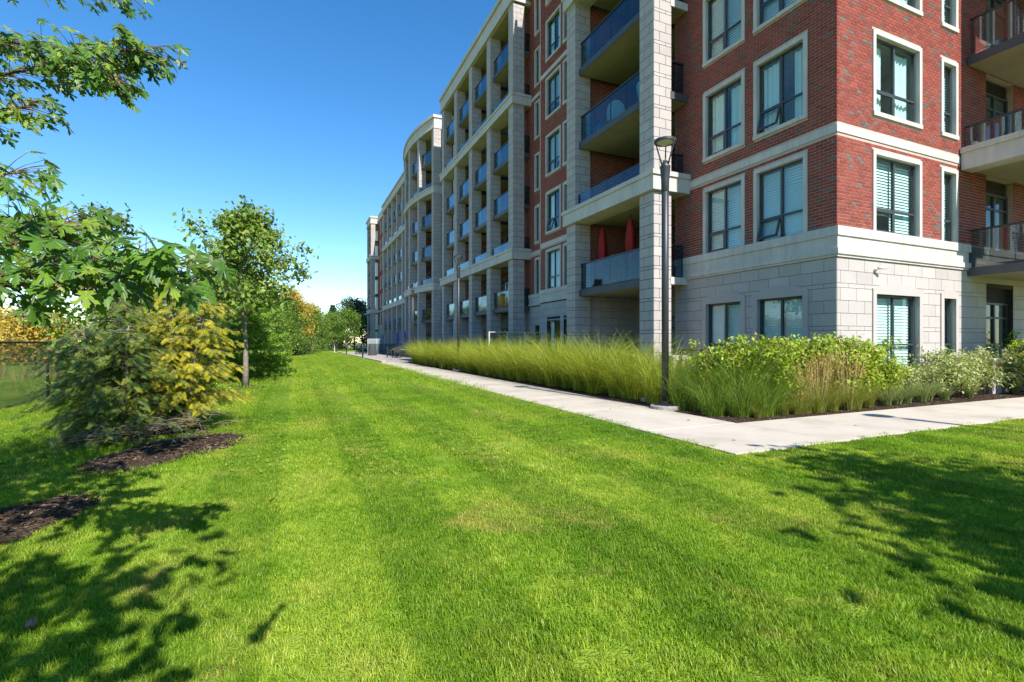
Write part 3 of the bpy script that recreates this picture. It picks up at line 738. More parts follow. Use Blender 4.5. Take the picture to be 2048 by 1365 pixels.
# far brick bay with paired narrow windows
FB = Fr((12.75, 77.0), (0, 1), (-1, 0)); of = [(a, a + .75, F + .54, F + 2.68) for F in FLV[1:] for a in (1.5, 2.6, 4.6)]
m = MB(); panel(m, FB, -.2, 7.6, COR1, ROOF + .8, of, 0, .24); m.build('brick_wall', 'brick', BLD)
m = MB().fbox(FB, -.2, 7.6, -.24, 0, -.1, COR1 - .3); m.build('stone_wall', 'stone', BLD); MB().fbox(FB, -.2, 7.6, -.2, .1, COR1 - .299, COR1 - .001).fbox(FB, -.2, 7.6, -.2, .12, ROOF + .5, ROOF + 1.1).build('string_course', 'precast', BLD)
for k, (a, b, c, d) in enumerate(of): window(FB, a, b, c, d, (), .62, 'blind', 200 + k)
for a, b in BND: MB().fbox(FB, -.2, 7.6, -.1, .04, a, b).build('string_course', 'precast', BLD)
S5 = Fr((11.5, 83.9), (0, 1), (-1, 0))
stack(S5, [0, 4.0], .75, 1.4, -.24, 2.1, wrap=2.0, panels=2, far=True)
MB().box(12.6, 13.95, 25.7, 92, ROOF, ROOF + .5).box(13.4, 13.95, 42, 92, -.1, ROOF).build('roof', 'interior', BLD)
# right-hand balcony stack that shades the end of the front
S0 = Fr((17.30, 5.15), (1, 0), (0, -1))
for u in (.07, 5.2): column(S0, u, .70, -.1, ROOF - .36)
for i, F in enumerate(FLV[1:], 1):
    band = i in (2, 5); fr = Fr((17.39 if not band else 17.05, 5.15), (1, 0), (0, -1))
    b = MB().fbox(fr, .03, 5.6, -2.38, -.35 if not band else 0, F - .22, F - .006).build('balcony', 'soffit', BLD)
    if band: MB().fbox(fr, 0, .55, -2.37, .12, F - .27, F + .19).fbox(fr, -.06, .6, -2.37, .17, F + .191, F + .34).fbox(fr, .551, 6.2, -.6, .12, F - .27, F + .34).build('stone_band', 'precast', b)
    else: MB().fbox(fr, 0, .03, -2.38, -.3, F - .24, F).fbox(fr, .03, 5.6, -.33, -.3, F - .24, F).build('fascia', 'fascia', b)
    sd = Fr((17.45 if not band else 17.2, 7.50), (0, -1), (-1, 0)); zz = F if not band else F + .32
    for k in range(2):
        MB().fbox(sd, .02 + k * .95, .95 + k * .95, -.012, 0, zz + .07, zz + (1.02 if not band else .6)).build('glass_panel', 'clear_glass', b)
        MB().fbox(sd, .35 + k * .95, .40 + k * .95, -.05, -.02, zz, zz + (1.02 if not band else .6)).build('rail_post', 'rail_tan', b)
    MB().fbox(sd, 0, 2.0, -.06, .02, zz + (1.02 if not band else .6), zz + (1.07 if not band else .65)).build('handrail', 'dark_metal', b)
    fr2 = Fr((17.45, 5.5), (1, 0), (0, -1)); railing(b, fr2, 0, 5.4, 0, F, 4, mat='clear_glass')
roof_cornice(S0, .07, 5.9, None, 2.3)
# end wall lit part beyond, dome lights under the balconies of the first stack
for F in (FLV[1], FLV[3], FLV[4], FLV[5]):
    MB().lathe([(.02, 0), (.13, 0), (.13, -.05), (.10, -.09), (.03, -.11)], (11.35, 14.2, F - .222 if F != FLV[5] else F - .222), 14).build('ceiling_lamp', 'dark_metal', BLD, True)
emit(BR, 'brick', 'brickwork', 'brick', brick_wall, 300, lambda it, c: it[0] in (FLm, FRm) and it[2] - it[1] > .19 and it[4] - it[3] > .065)
emit(ST, 'stone_block', 'stonework', 'stone', stone_wall, 300, lambda it, c: it[0] in (FLm, FRm) or c[1] < 13.2)

# ------------------------------------------------------------------ plants: generators
rng = np.random.default_rng(11)
def norm(a): return a / np.maximum(np.linalg.norm(a, axis=-1, keepdims=True), 1e-9)
LEAF4 = (np.array([[0, 0, 0], [.27, .48, .05], [0, 1, -.10], [-.27, .48, .05], [0, .45, -.02]]), np.array([[0, 1, 4], [1, 2, 4], [2, 3, 4], [3, 0, 4]]))
NEEDLE = (np.array([[-.035, 0, 0], [.035, 0, 0], [0, 1, 0]]), np.array([[0, 1, 2]]))
def maple_tmpl(seed=0):
    half = [(.03, .02), (.13, -.03), (.27, -.12), (.25, .01), (.38, .03), (.26, .11), (.11, .19), (.24, .28), (.30, .42), (.40, .41), (.50, .60), (.37, .58), (.33, .66), (.20, .49), (.075, .42), (.075, .58), (.18, .66), (.12, .74), (.12, .88), (.05, .88)]
    pts = [(0, 0)] + half + [(0, 1.08)] + [(-x, y) for x, y in reversed(half)]
    V = [(0, .33, -.0)] + [(x, y, -.22 * abs(x) - .16 * y * y + .05 * math.sin(7 * x + seed)) for x, y in pts]
    n = len(pts)
    return np.array(V), np.array([[0, 1 + i, 1 + (i + 1) % n] for i in range(n)])
OAKL = (np.array([[0, 0, 0], [.12, .2, .02], [.30, .35, .04], [.16, .5, .0], [.32, .72, .0], [0, 1, -.12], [-.32, .72, 0], [-.16, .5, 0], [-.30, .35, .04], [-.12, .2, .02], [0, .5, -.03]]),
        np.array([[10, i, (i + 1) % 10] for i in range(10)]))
def scatter(P, D, size, tmpl, rv, up=(.05, -.5, .85), jit=.5, seed=0):
    """leaves at P along D; returns arrays"""
    g = np.random.default_rng(seed)
    TV, TF = tmpl; n = len(P); k = len(TV)
    D = norm(np.asarray(D, dtype=float)); N = norm(np.asarray(up, dtype=float) + g.normal(0, jit, (n, 3)))
    X = norm(np.cross(D, N)); Z = np.cross(X, D)
    s = np.asarray(size, dtype=float).reshape(-1, 1, 1) * np.ones((n, 1, 1))
    V = P[:, None, :] + s * (TV[None, :, 0:1] * X[:, None] + TV[None, :, 1:2] * D[:, None] + TV[None, :, 2:3] * Z[:, None])
    F = TF[None] + (np.arange(n) * k)[:, None, None]
    return V.reshape(-1, 3), F.reshape(-1, TF.shape[1]), np.repeat(np.asarray(rv), len(TF))
def join(parts):
    V = []; F = []; Rr = []; o = 0
    for v, f, r in parts: V.append(v); F.append(f + o); Rr.append(r); o += len(v)
    return np.concatenate(V), np.concatenate(F), np.concatenate(Rr)
def rdir(g, n, up=0.0):
    d = g.normal(0, 1, (n, 3)); d[:, 2] += up; return norm(d)

def broad_tree(h, cr, z0, nleaf, leaf, seed, tmpl=LEAF4, limbs=16, subs=6, top_pow=.8, spread=.17, tr=.05, lean=(0, 0), rise=.7):
    """trunk MB + leaf arrays; crown between z0 and h, radius cr"""
    g = np.random.default_rng(seed); m = MB()
    tp = [Vector((lean[0] * t + .02 * h * math.sin(5 * t + seed) * t, lean[1] * t + .02 * h * math.cos(4 * t + seed) * t, h * .93 * t)) for t in np.linspace(0, 1, 9)]
    m.tube(tp, [tr * (1.25 if i == 0 else 1) * (1 - .9 * i / 8) + .004 for i in range(9)], 8)
    P = []; C = []
    ga = g.uniform(0, 6)
    for i in range(limbs):
        t = (i + .5) / limbs; z = z0 * .85 + (h * .93 - z0 * .85) * t ** .9
        a = ga + i * 2.4 + g.normal(0, .25); prof = (math.sin(math.pi * min(1, (.18 + t * .82)) ** top_pow) * .95 + .12) * g.uniform(.72, 1.15)
        L = cr * max(.12, prof); idx = min(7.99, z / (h * .93) * 8); b0 = tp[int(idx)].lerp(tp[int(idx) + 1], idx % 1)
        d = Vector((math.cos(a), math.sin(a), rise * (.35 + t) + g.normal(0, .1))).normalized()
        pts = [b0 + d * (L * s) + Vector((0, 0, .10 * L * s * s)) for s in (0, .35, .7, 1.0)]
        m.tube(pts, [tr * .42 * (1 - t * .6), tr * .28 * (1 - t * .6), tr * .16, .003], 5)
        for k in range(subs):
            s = g.uniform(.3, 1.0); q = pts[0].lerp(pts[3], s); dd = Vector(rdir(g, 1, .35)[0]) * .7 + d * .5
            e = q + dd.normalized() * (cr * g.uniform(.14, .36))
            m.tube([q, (q + e) / 2 + Vector((0, 0, .03)), e], [.008, .006, .002], 4)
            for s2 in (.55, 1.0): C.append(q.lerp(e, s2))
    C = np.array([tuple(c) for c in C]); per = max(1, nleaf // len(C))
    P = np.repeat(C, per, 0) + g.normal(0, 1, (len(C) * per, 3)) * np.array([spread, spread, spread * .8]) * cr
    P = P[P[:, 2] > z0 * .75]
    D = rdir(g, len(P), -.35)
    sh = np.repeat(g.random(len(C)), per)[:len(P)]
    rv = np.clip(g.normal(.45, .22, len(P)) + (sh - .5) * .3, 0, 1)
    return m, scatter(P, D, leaf * g.uniform(.65, 1.25, len(P)), tmpl, rv, jit=.55, seed=seed)
def conifer(h, cr, seed, nw=22, nb=7, needle=.10, tuft=16, droop=.15, z0=.15, spacing=.16, flat=False, tr=.05):
    g = np.random.default_rng(seed); m = MB()
    m.tube([(0, 0, 0), (.01 * h, 0, h * .5), (0, 0, h)], [tr, tr * .6, .006], 7)
    P = []; D = []
    for i in range(nw):
        t = (i + g.uniform(0, .6)) / nw; z = z0 + (h - z0) * t; L0 = cr * (1 - t) ** .85 + .05
        for j in range(nb):
            a = j * 2 * math.pi / nb + i * 1.1 + g.normal(0, .25); L = L0 * g.uniform(.6, 1.15)
            d = Vector((math.cos(a), math.sin(a), 0)); up = .35 * t + .1
            pts = [Vector((0, 0, z)) + d * (L * s) + Vector((0, 0, L * (up * s - droop * s * s))) for s in (0, .5, 1)]
            m.tube(pts, [.012, .008, .003], 4)
            n = max(2, int(L / spacing))
            for k in range(n):
                s = .25 + .75 * (k + 1) / n; q = pts[0].lerp(pts[1], s * 2) if s < .5 else pts[1].lerp(pts[2], s * 2 - 1)
                for sd in ((-1, 1) if k < n - 1 else (0,)):
                    w = Vector((-d.y, d.x, 0)) * sd * L * .28 * (1.15 - s) + Vector((0, 0, g.normal(0, .03)))
                    P.append(tuple(q + w)); D.append(tuple((d * .8 + w * 2 + Vector((0, 0, .25))).normalized()))
    P = np.array(P); D = np.array(D); n = len(P)
    PP = np.repeat(P, tuft, 0) + g.normal(0, .035, (n * tuft, 3)); DD = norm(np.repeat(D, tuft, 0) + g.normal(0, .55, (n * tuft, 3)))
    rv = np.clip(np.repeat(g.normal(.5, .22, n), tuft) + g.normal(0, .12, n * tuft), 0, 1)
    return m, scatter(PP, DD, needle * g.uniform(.7, 1.3, n * tuft), (NEEDLE[0] * np.array([2.6, 1, 1]), NEEDLE[1]), rv, jit=1, seed=seed)
def spray_tmpl():
    """flat feathery spray of a hemlock: twig with side twiglets of short needles"""
    V = []; F = []
    def nd(p, d, l, w):
        b = len(V); n = np.array([-d[1], d[0]]) * w
        for q in (np.array(p) - n * .5, np.array(p) + d * l * .5 + n, np.array(p) + d * l, np.array(p) + d * l * .5 - n): V.append((q[0], q[1], -.25 * (q[1] ** 2) - .3 * abs(q[0])))
        F.append((b, b + 3, b + 1)); F.append((b + 3, b + 2, b + 1))
    for i in range(6):
        t = .06 + i * .155
        for q in (-1, 1):
            L = .46 * (1 - t * .72)
            ang = R(50); d = np.array([q * math.sin(ang), math.cos(ang)])
            p0 = np.array([0, t]); nd(p0, d, L, .030)
            nd(p0 + d * L * .45, np.array([q * math.sin(R(12)), math.cos(R(12))]), L * .42, .026)
    nd((0, 0), np.array([0, 1.]), 1.05, .03)
    return np.array(V), np.array(F)
SPRAY = spray_tmpl()
def hemlock(h, cr, seed, stems, nb=150, size=.24, bare=.0, droop=.45):
    g = np.random.default_rng(seed); m = MB(); P = []; D = []
    for (sx, sy, sh, lx, ly) in stems:
        pts = [Vector((sx + lx * t + .03 * math.sin(7 * t + seed), sy + ly * t, sh * t)) for t in np.linspace(0, 1, 7)]
        m.tube(pts, [.035 * (1 - .85 * t) + .004 for t in np.linspace(0, 1, 7)], 6)
        for i in range(nb):
            t = g.uniform(.02 + bare * .3, 1) ** .9; b0 = pts[min(5, int(t * 6))].lerp(pts[min(6, int(t * 6) + 1)], (t * 6) % 1)
            a = g.uniform(0, 6.283); L = (cr * (1 - t) ** .55 * (.75 if t < .15 else 1) + .12) * g.uniform(.5, 1.12)
            d = Vector((math.cos(a), math.sin(a), 0))
            q = [b0 + d * (L * s) + Vector((0, 0, L * (.42 * s - droop * s * s))) for s in (0, .33, .66, 1)]
            for e in q: e.z = max(e.z, .06)
            m.tube(q, [.008, .006, .004, .002], 4)
            if t < bare and g.random() < .75: continue
            n = max(3, int(L / .038))
            for k in range(n):
                s = (.3 + .7 * k / max(1, n - 1)); f = s * 3; e = q[min(2, int(f))].lerp(q[min(3, int(f) + 1)], f % 1 if f < 3 else 1)
                side = Vector((-d.y, d.x, 0)) * g.choice([-1, 1]) * g.uniform(.2, .8)
                P.append(tuple(e + Vector(g.normal(0, .02, 3)))); D.append(tuple(d * .8 + side + Vector((0, 0, -.15 - .35 * s))))
    P = np.array(P); D = np.array(D); n = len(P)
    rad = np.hypot(P[:, 0], P[:, 1]) / cr
    rv = np.clip(g.normal(.45, .28, n), 0, 1)
    v_, f_, r_ = scatter(P, D, size * g.uniform(.6, 1.3, n), SPRAY, rv, jit=.4, seed=seed)
    return m, (v_, f_, np.clip(r_ + g.normal(0, .14, len(r_)), 0, 1))
def grass_clump(h, r0, n, seed, w=.008, arch=.5, segs=5, lean=(0, 0), minh=.5):
    g = np.random.default_rng(seed)
    a = g.uniform(0, 2 * np.pi, n); rr = r0 * np.sqrt(g.random(n)); base = np.stack([np.cos(a) * rr, np.sin(a) * rr, np.zeros(n)], -1)
    az = a + g.normal(0, .9, n); L = h * g.uniform(minh, 1.1, n); ar = arch * g.uniform(.3, 1.4, n)
    out = np.stack([np.cos(az), np.sin(az)], -1); V = []
    tw = g.uniform(0, 2 * np.pi, n); side = np.stack([np.cos(tw), np.sin(tw), np.zeros(n)], -1)
    for k in range(segs + 1):
        t = k / segs; x = (ar * L)[:, None] * (t ** 2.1) * out + np.array(lean) * L[:, None] * t
        z = L * (t - .42 * ar * t ** 3.2)
        c = base + np.concatenate([x, np.maximum(z, .02)[:, None]], 1)
        ww = w * (1 - .93 * t ** 1.5) * (.6 + .4 * min(1, t * 5))
        V += [c - side * ww * .5, c + side * ww * .5]
    V = np.stack(V, 1); k2 = 2 * (segs + 1)
    f = np.array([[2 * i, 2 * i + 1, 2 * i + 3, 2 * i + 2] for i in range(segs)])
    F = (f[None] + (np.arange(n) * k2)[:, None, None]).reshape(-1, 4)
    return V.reshape(-1, 3), F, np.repeat(np.clip(g.normal(.45, .25, n), 0, 1), segs)
def shrub(w, d, h, nleaf, leaf, seed, stems=26, zlo=.1):
    g = np.random.default_rng(seed); m = MB(); C = []
    for i in range(stems):
        x, y = g.uniform(-.38, .38) * w, g.uniform(-.38, .38) * d; e = Vector((g.uniform(-.5, .5) * w, g.uniform(-.5, .5) * d, h * g.uniform(.72, 1.02)))
        pts = [Vector((x * .6, y * .6, 0)), Vector((x, y, h * .4)), e]; m.tube(pts, [.009, .007, .003], 4)
        for k in range(7):
            t = g.uniform(.25, 1); q = pts[0].lerp(pts[1], t * 2) if t < .5 else pts[1].lerp(pts[2], t * 2 - 1)
            f = q + Vector((g.uniform(-.18, .18) * w, g.uniform(-.18, .18) * d, g.uniform(-.02, .12))); m.tube([q, f], [.004, .002], 4); C.append(tuple(f))
    C = np.array(C); P = C[g.integers(0, len(C), nleaf)] + g.normal(0, .06, (nleaf, 3)) * np.array([1.5, 1.2, 1])
    P[:, 2] = np.clip(P[:, 2], zlo * g.uniform(.5, 1.6, nleaf), h * 1.08)
    D = rdir(g, nleaf, -.1); rv = np.clip(g.normal(.5, .23, nleaf), 0, .97); rv[g.random(nleaf) < .03] = 1
    return m, scatter(P, D, leaf * g.uniform(.6, 1.3, nleaf), LEAF4, rv, jit=.6, seed=seed)

def plant(name, loc, trunk, leaves, mt, ml, label, cat, group=None, rz=0, tn='trunk', cn='crown', scale=1):
    e = empty(name, loc, rz, local=True); e.scale = (scale,) * 3; tag(e, label, cat, group)
    trunk.build(tn, mt, e, True)
    link(cn, np_mesh(cn, *leaves), ml, e)
    return e
def again(src, loc, rz, scale, label=None):
    c = copy_tree(src); c.location = loc; c.rotation_euler = (0, 0, rz); c.scale = (scale if isinstance(scale, tuple) else (scale,) * 3)
    if label: c['label'] = label
    return c
def on(x, y): return (x, y, gzf(x, y) - .01)
def row(x, y): return on(x + max(0, min(y, 80) - 28) * .045, y)

# ------------------------------------------------------------------ silver maple at the left edge, whose branches hang into view
MP = empty('maple_tree', on(-3.0, 4.4), 0, local=True); tag(MP, 'silver maple whose big lobed leaves hang over the lawn', 'tree')
ML = Vector(MP.location)
BRN = [[(-2.68, 5.45, 3.88), (-2.03, 4.94, 3.67), (-1.43, 4.46, 3.46), (-1.12, 4.27, 3.45), (-.96, 4.17, 3.42)],
       [(-2.44, 5.12, 3.34), (-1.92, 4.67, 3.3), (-1.49, 4.37, 3.32), (-1.24, 4.17, 3.2), (-1.08, 4.0, 3.12)],
       [(-2.18, 4.68, 2.94), (-1.81, 4.41, 2.96), (-1.58, 4.19, 2.93)],
       [(-2.28, 5.27, 4.35), (-1.8, 4.95, 4.18), (-1.41, 4.67, 4.07), (-1.12, 4.43, 3.98)],
       [(-2.11, 4.43, 2.52), (-1.7, 4.14, 2.46), (-1.56, 4.02, 2.45)],
       [(-2.05, 4.4, 2.16), (-1.7, 4.14, 2.16), (-1.45, 3.92, 2.15), (-1.21, 3.76, 2.09)],
       [(-2.0, 4.05, 1.81), (-1.48, 3.6, 1.83), (-1.26, 3.4, 1.88), (-1.16, 3.3, 1.91)],
       [(-1.67, 3.58, 1.65), (-1.21, 3.21, 1.66), (-.9, 2.96, 1.71), (-.64, 2.8, 1.72), (-.49, 2.73, 1.67)],
       [(-1.51, 3.4, 1.59), (-1.18, 3.14, 1.61), (-.92, 2.92, 1.62), (-.73, 2.78, 1.62)]]
NLF = [260, 210, 60, 80, 44, 100, 80, 110, 60]
g = np.random.default_rng(23); tk = MB(); tw = MB()
tk.tube([(0, 0, -.05), (.03, 0, 1.2), (0, .04, 2.6), (.05, 0, 4.4), (.05, .05, 6.0)], [.11, .085, .07, .045, .01], 9)
LP = []; LD = []; LS = []
for bi, (br, nl) in enumerate(zip(BRN, NLF)):
    pts = [Vector(p) - ML + Vector((0, 0, .08 if bi > 5 else 0)) for p in br]; z0 = max(.9, min(4.3, pts[0].z - .35)); full = [Vector((.02, 0, z0))] + pts
    nseg = len(full); tw.tube(full, [.011 * (1 - i / nseg) + .0025 for i in range(nseg)], 6)
    for k in range(nl):
        t = (k + g.random()) / nl * (len(pts) - 1); i = min(len(pts) - 2, int(t)); q = pts[i].lerp(pts[i + 1], t - i); ax = (pts[i + 1] - pts[i]).normalized()
        side = ax.cross(Vector((0, 0, 1))).normalized() * g.choice([-1, 1]); pd = (side * g.uniform(.2, 1) + ax * .5 + Vector((0, 0, g.uniform(-.5, .55)))).normalized()
        e = q + pd * g.uniform(.05, .24)
        tw.tube([q, (q + e) / 2 + Vector((0, 0, .012)), e], [.003, .002, .0016], 4)
        dd = (pd * .55 + ax * .35 + Vector((0, 0, -g.uniform(.15, 1.1)))).normalized()
        LP.append(tuple(e)); LD.append(tuple(dd)); LS.append(g.uniform(.065, .125) if bi < 4 else g.uniform(.07, .125) if bi < 6 else g.uniform(.075, .15))
tk.build('trunk', 'bark', MP, True); tw.build('branch', 'bark_red', MP, True)
tms = [maple_tmpl(i * 1.7) for i in range(3)]; lms = []
for i in range(9): lms.append(np_mesh('leaf', tms[i % 3][0], tms[i % 3][1], np.full(len(tms[0][1]), [.1, .3, .5, .35, .7, .55, .2, .85, .4][i])))
for me in lms: me.materials.append(MAT['leaf_maple'])
LP = np.array(LP); LD = norm(np.array(LD)); order = np.argsort(np.linalg.norm(LP + np.array(ML) - np.array([0, 0, 1.4]), axis=1) / np.array(LS))
rest = []
for c, i in enumerate(order):
    if c < 300:
        y = Vector(LD[i]); nrm = (Vector((.1, -.6, .75)) + Vector(g.normal(0, .5, 3))).normalized(); x = y.cross(nrm).normalized(); z = x.cross(y); s = LS[i]
        o = link('leaf', lms[int(g.integers(0, 9))], None, MP)
        o.matrix_local = Matrix(((x.x * s, y.x * s, z.x * s, LP[i][0]), (x.y * s, y.y * s, z.y * s, LP[i][1]), (x.z * s, y.z * s, z.z * s, LP[i][2]), (0, 0, 0, 1)))
    else: rest.append(i)
# the rest of the crown, towards the trunk and beyond it
nc = 5200; Q = g.normal(0, 1, (nc, 3)); Q = Q / np.linalg.norm(Q, axis=1, keepdims=True) * (g.random((nc, 1)) ** .45) * np.array([1.9, 2.3, 2.0]) + np.array([.25, -.9, 3.2])
th = R(YAW); w = Q + np.array(ML); dep = w[:, 0] * math.sin(th) + w[:, 1] * math.cos(th); rt = w[:, 0] * math.cos(th) - w[:, 1] * math.sin(th)
Q = Q[((rt / dep < -1.10) | (dep < .3)) & (w[:, 0] < -1.7)]
parts = [scatter(LP[rest], LD[rest], np.array(LS)[rest], tms[0], g.random(len(rest)), jit=.5, seed=3)] if rest else []
parts.append(scatter(Q, rdir(g, len(Q), -.7), g.uniform(.09, .15, len(Q)), tms[1], np.clip(g.normal(.4, .2, len(Q)), 0, 1), jit=.5, seed=4))
tag(link('crown', np_mesh('crown', *join(parts)), 'leaf_maple', MP), kind='stuff')

# a second tree behind the camera whose shadow falls across the lawn on the right
t, l = broad_tree(5.0, 2.7, 1.0, 9000, .19, 31, tmpl=OAKL, limbs=18, subs=6, tr=.09, spread=.12)
ST1 = plant('shade_tree', (6.3, -3.6, 0), t, l, 'bark', 'leaf_oak', 'broadleaf tree shading the lawn in front of the corner walkway', 'tree')
again(ST1, (-2.5, -1.65, -.1), 2.0, .97, 'broadleaf tree shading the lawn beside the maple')

# ------------------------------------------------------------------ hemlocks and the tree row on the left
t, l = hemlock(2.15, .68, 5, [(0, 0, 2.1, .1, .1), (-.1, -.1, 1.6, -.12, -.15), (.15, -.2, 1.6, .15, -.2)], 150, .115, 0, .5)
plant('hemlock_shrub', on(-2.32, 8.5), t, l, 'bark', 'hemlock_green', 'dark green drooping hemlock shrub beside the golden one', 'shrub', tn='stem', cn='foliage')
t, l = hemlock(2.2, .84, 8, [(0, 0, 2.25, -.1, .1), (.12, -.06, 2.0, .25, -.1), (-.1, .1, 1.9, -.35, .2), (.05, .12, 1.7, .1, .35)], 125, .108, .16, .38)
plant('hemlock_shrub', on(-1.62, 8.75), t, l, 'bark', 'hemlock_gold', 'golden yellow multi-stemmed hemlock shrub in a mulch bed', 'shrub', tn='stem', cn='foliage')
# bare fallen twigs under the shrubs
g2 = np.random.default_rng(77); m = MB()
for i in range(170):
    a = g2.uniform(0, 6.28); x, y = -1.85 + g2.normal(0, .42), 8.05 + g2.normal(0, .3); L = g2.uniform(.2, .6); z = gzf(x, y) + g2.uniform(.03, .3)
    m.tube([(x, y, z), (x + math.cos(a) * L * .5, y + math.sin(a) * L * .5, z + .04), (x + math.cos(a) * L, y + math.sin(a) * L, z + g2.uniform(-.05, .08))], [.005, .004, .002], 4)
tag(m.build('dead_twigs', 'dead_twig'), 'tangle of bare grey twigs under the golden shrub', 'twigs', kind='stuff')
# viburnum-like dark shrub, red maple leader, then the young oak
t, l = broad_tree(2.9, 1.3, .2, 4600, .12, 44, limbs=18, subs=6, tr=.04, spread=.2)
plant('leafy_shrub', on(-3.0, 12.6), t, l, 'bark', 'leaf_green', 'dense dark leafy shrub behind the golden hemlock', 'shrub', tn='stem', cn='foliage')
t, l = broad_tree(4.25, .95, 1.2, 2600, .12, 47, limbs=16, subs=4, tr=.045, top_pow=.6, spread=.14)
plant('maple_tree', on(-3.6, 12.2), t, l, 'bark', 'leaf_maple_far', 'slim young maple with bronze tinted leaves behind the dark shrub', 'tree')
t, l = broad_tree(5.4, 1.75, 2.35, 6200, .155, 52, tmpl=OAKL, limbs=24, subs=6, tr=.085, spread=.095, top_pow=.75, rise=.85)
plant('oak_tree', on(-1.41, 17.35), t, l, 'bark', 'leaf_oak', 'young oak with a straight pale trunk in a mulch ring on the lawn', 'tree')
t, l = conifer(3.6, 1.75, 61, 16, 8, .17, 22, .1, .2, .2, tr=.06)
PN = plant('pine_tree', on(-1.75, 21.6), t, l, 'bark', 'pine_needle', 'bushy bright green pine just behind the young oak', 'tree')
t, l = conifer(4.8, 1.5, 63, 24, 8, .2, 20, .22, .2, .17, tr=.07)
SPp = plant('spruce_tree', on(-3.6, 24.5), t, l, 'bark', 'spruce_needle', 'dark blue green spruce in the row left of the lawn', 'tree', 'conifers in the row')
t, l = broad_tree(5.6, 2.0, .5, 6000, .2, 66, limbs=24, subs=6, tr=.09, spread=.15)
GT = plant('lawn_tree', on(-2.9, 28.5), t, l, 'bark', 'leaf_green', 'round green deciduous tree in the row left of the lawn', 'tree', 'deciduous trees in the row')
t, l = broad_tree(7.0, 2.1, 2.0, 5500, .22, 69, limbs=22, subs=6, tr=.09, spread=.15)
gold = plant('autumn_tree', on(-.15, 57.5), t, l, 'bark', 'leaf_gold', 'orange yellow autumn tree rising above the green row', 'tree')
SH = [o for o in COL.objects if o.name.startswith('leafy_shrub')][0]
for (x, y, s_, r) in ((-3.9, 15.2, .8, 1), (-3.2, 19.4, .75, 2), (-2.9, 25.5, .8, 3), (-2.3, 30.5, .85, 4), (-2.5, 33, .8, 5), (-2.0, 40.5, .9, .6), (-1.9, 46.5, 1, 1.6), (-1.4, 53, 1, 2.6), (-1.0, 64.5, 1.1, 3.6), (-.4, 72, 1.1, 4.6), (-1.5, 80, 1.2, 5.6)): again(SH, row(x, y), r, s_, 'low leafy green shrub filling the foot of the tree row')['group'] = 'low shrubs in the tree row'
again(SPp, on(-4.5, 19.2), 1.0, .85); again(PN, on(-3.4, 16.0), 2.0, .95, 'bushy bright green pine behind the dark leafy shrub')
for (x, y, s, r) in ((-4.6, 38, 1.5, .4), (-2.9, 34.5, 1.05, 2.2), (-3.6, 47, 1.45, 1.7), (-1.8, 56, 1.25, .9), (-4.5, 63, 1.7, 3.2), (-1.5, 82, 1.5, .3), (4.2, 99, 1.75, 2.7)): again(SPp, row(x, y), r, s)
for (x, y, s, r) in ((-2.3, 37.5, .85, 1.3), (-2.6, 43.5, .9, 2.9), (-1.6, 50, .88, 4.1), (-1.0, 60, 1.0, .5), (.2, 68, 1.05, 1.9), (.6, 76, .95, 5.1), (-3.5, 72, 1.2, 2.0)): again(GT, row(x, y), r, s)
t, l = broad_tree(6.2, 2.3, 1.7, 5200, .26, 71, limbs=22, subs=6, tr=.11, spread=.15)
FT = plant('lawn_tree', on(2.6, 84), t, l, 'bark', 'leaf_green', 'green tree with a clear pale trunk closing the end of the lawn', 'tree', 'trees at the lawn end')
for (x, y, s, r) in ((5.6, 85, .95, 1), (8.0, 86, 1.05, 2.3), (-1.2, 87, 1.0, 4)): again(FT, on(x, y), r, s)
t, l = broad_tree(9.0, 4.4, .3, 7000, .42, 74, limbs=30, subs=7, tr=.16, spread=.13)
DT = plant('dark_tree', on(10.5, 99), t, l, 'bark', 'leaf_dark', 'large dark tree behind the far end of the building', 'tree', 'dark trees beyond the lawn')
for (x, y, s, r) in ((3.5, 104, .62, 1), (-4, 106, .7, 2), (15.5, 106, .9, 3), (-9, 100, .75, 4)): again(DT, on(x, y), r, s)
# golden thicket beyond the fence
t, l = broad_tree(3.3, 2.6, .15, 4200, .3, 81, limbs=24, subs=6, tr=.06, spread=.15)
TH = plant('field_bush', (-24, 38, -.3), t, l, 'bark', 'leaf_gold', 'yellow autumn bush standing in the field beyond the fence', 'bush', 'yellow bushes beyond the fence', tn='stem', cn='foliage')
for (x, y, s, r) in ((-31, 40, 1.1, 1), (-28.5, 46, 1.2, 2), (-22, 47, 1.15, 3), (-36, 50, 1.3, 4), (-20, 54, 1.1, 5), (-26, 58, 1.3, .5), (-17, 46, .9, 1.5), (-42, 56, 1.5, 2.5), (-15, 60, 1.2, 3.3)): again(TH, (x, y, -.3), r, s)
t, l = broad_tree(3.4, 2.3, .15, 3200, .28, 83, limbs=22, subs=6, tr=.05, spread=.15)
plant('field_bush', (-25.3, 37.2, -.3), t, l, 'twig', 'leaf_rust', 'rust coloured twiggy bush among the yellow ones beyond the fence', 'bush', tn='stem', cn='foliage')
# dry tall grass along the field edge
parts = []
for i in range(130):
    v, f, r = grass_clump(.95, .3, 26, 300 + i, .03, .35, 3); v = v * 1.0; v += np.array([g2.uniform(-34, -9), g2.uniform(25, 33), -.28]); parts.append((v, f, r))
tag(link('field_grass', np_mesh('field_grass', *join(parts)), 'dry_blade'), 'tall dry tan grass beyond the fence', 'grass', kind='stuff')

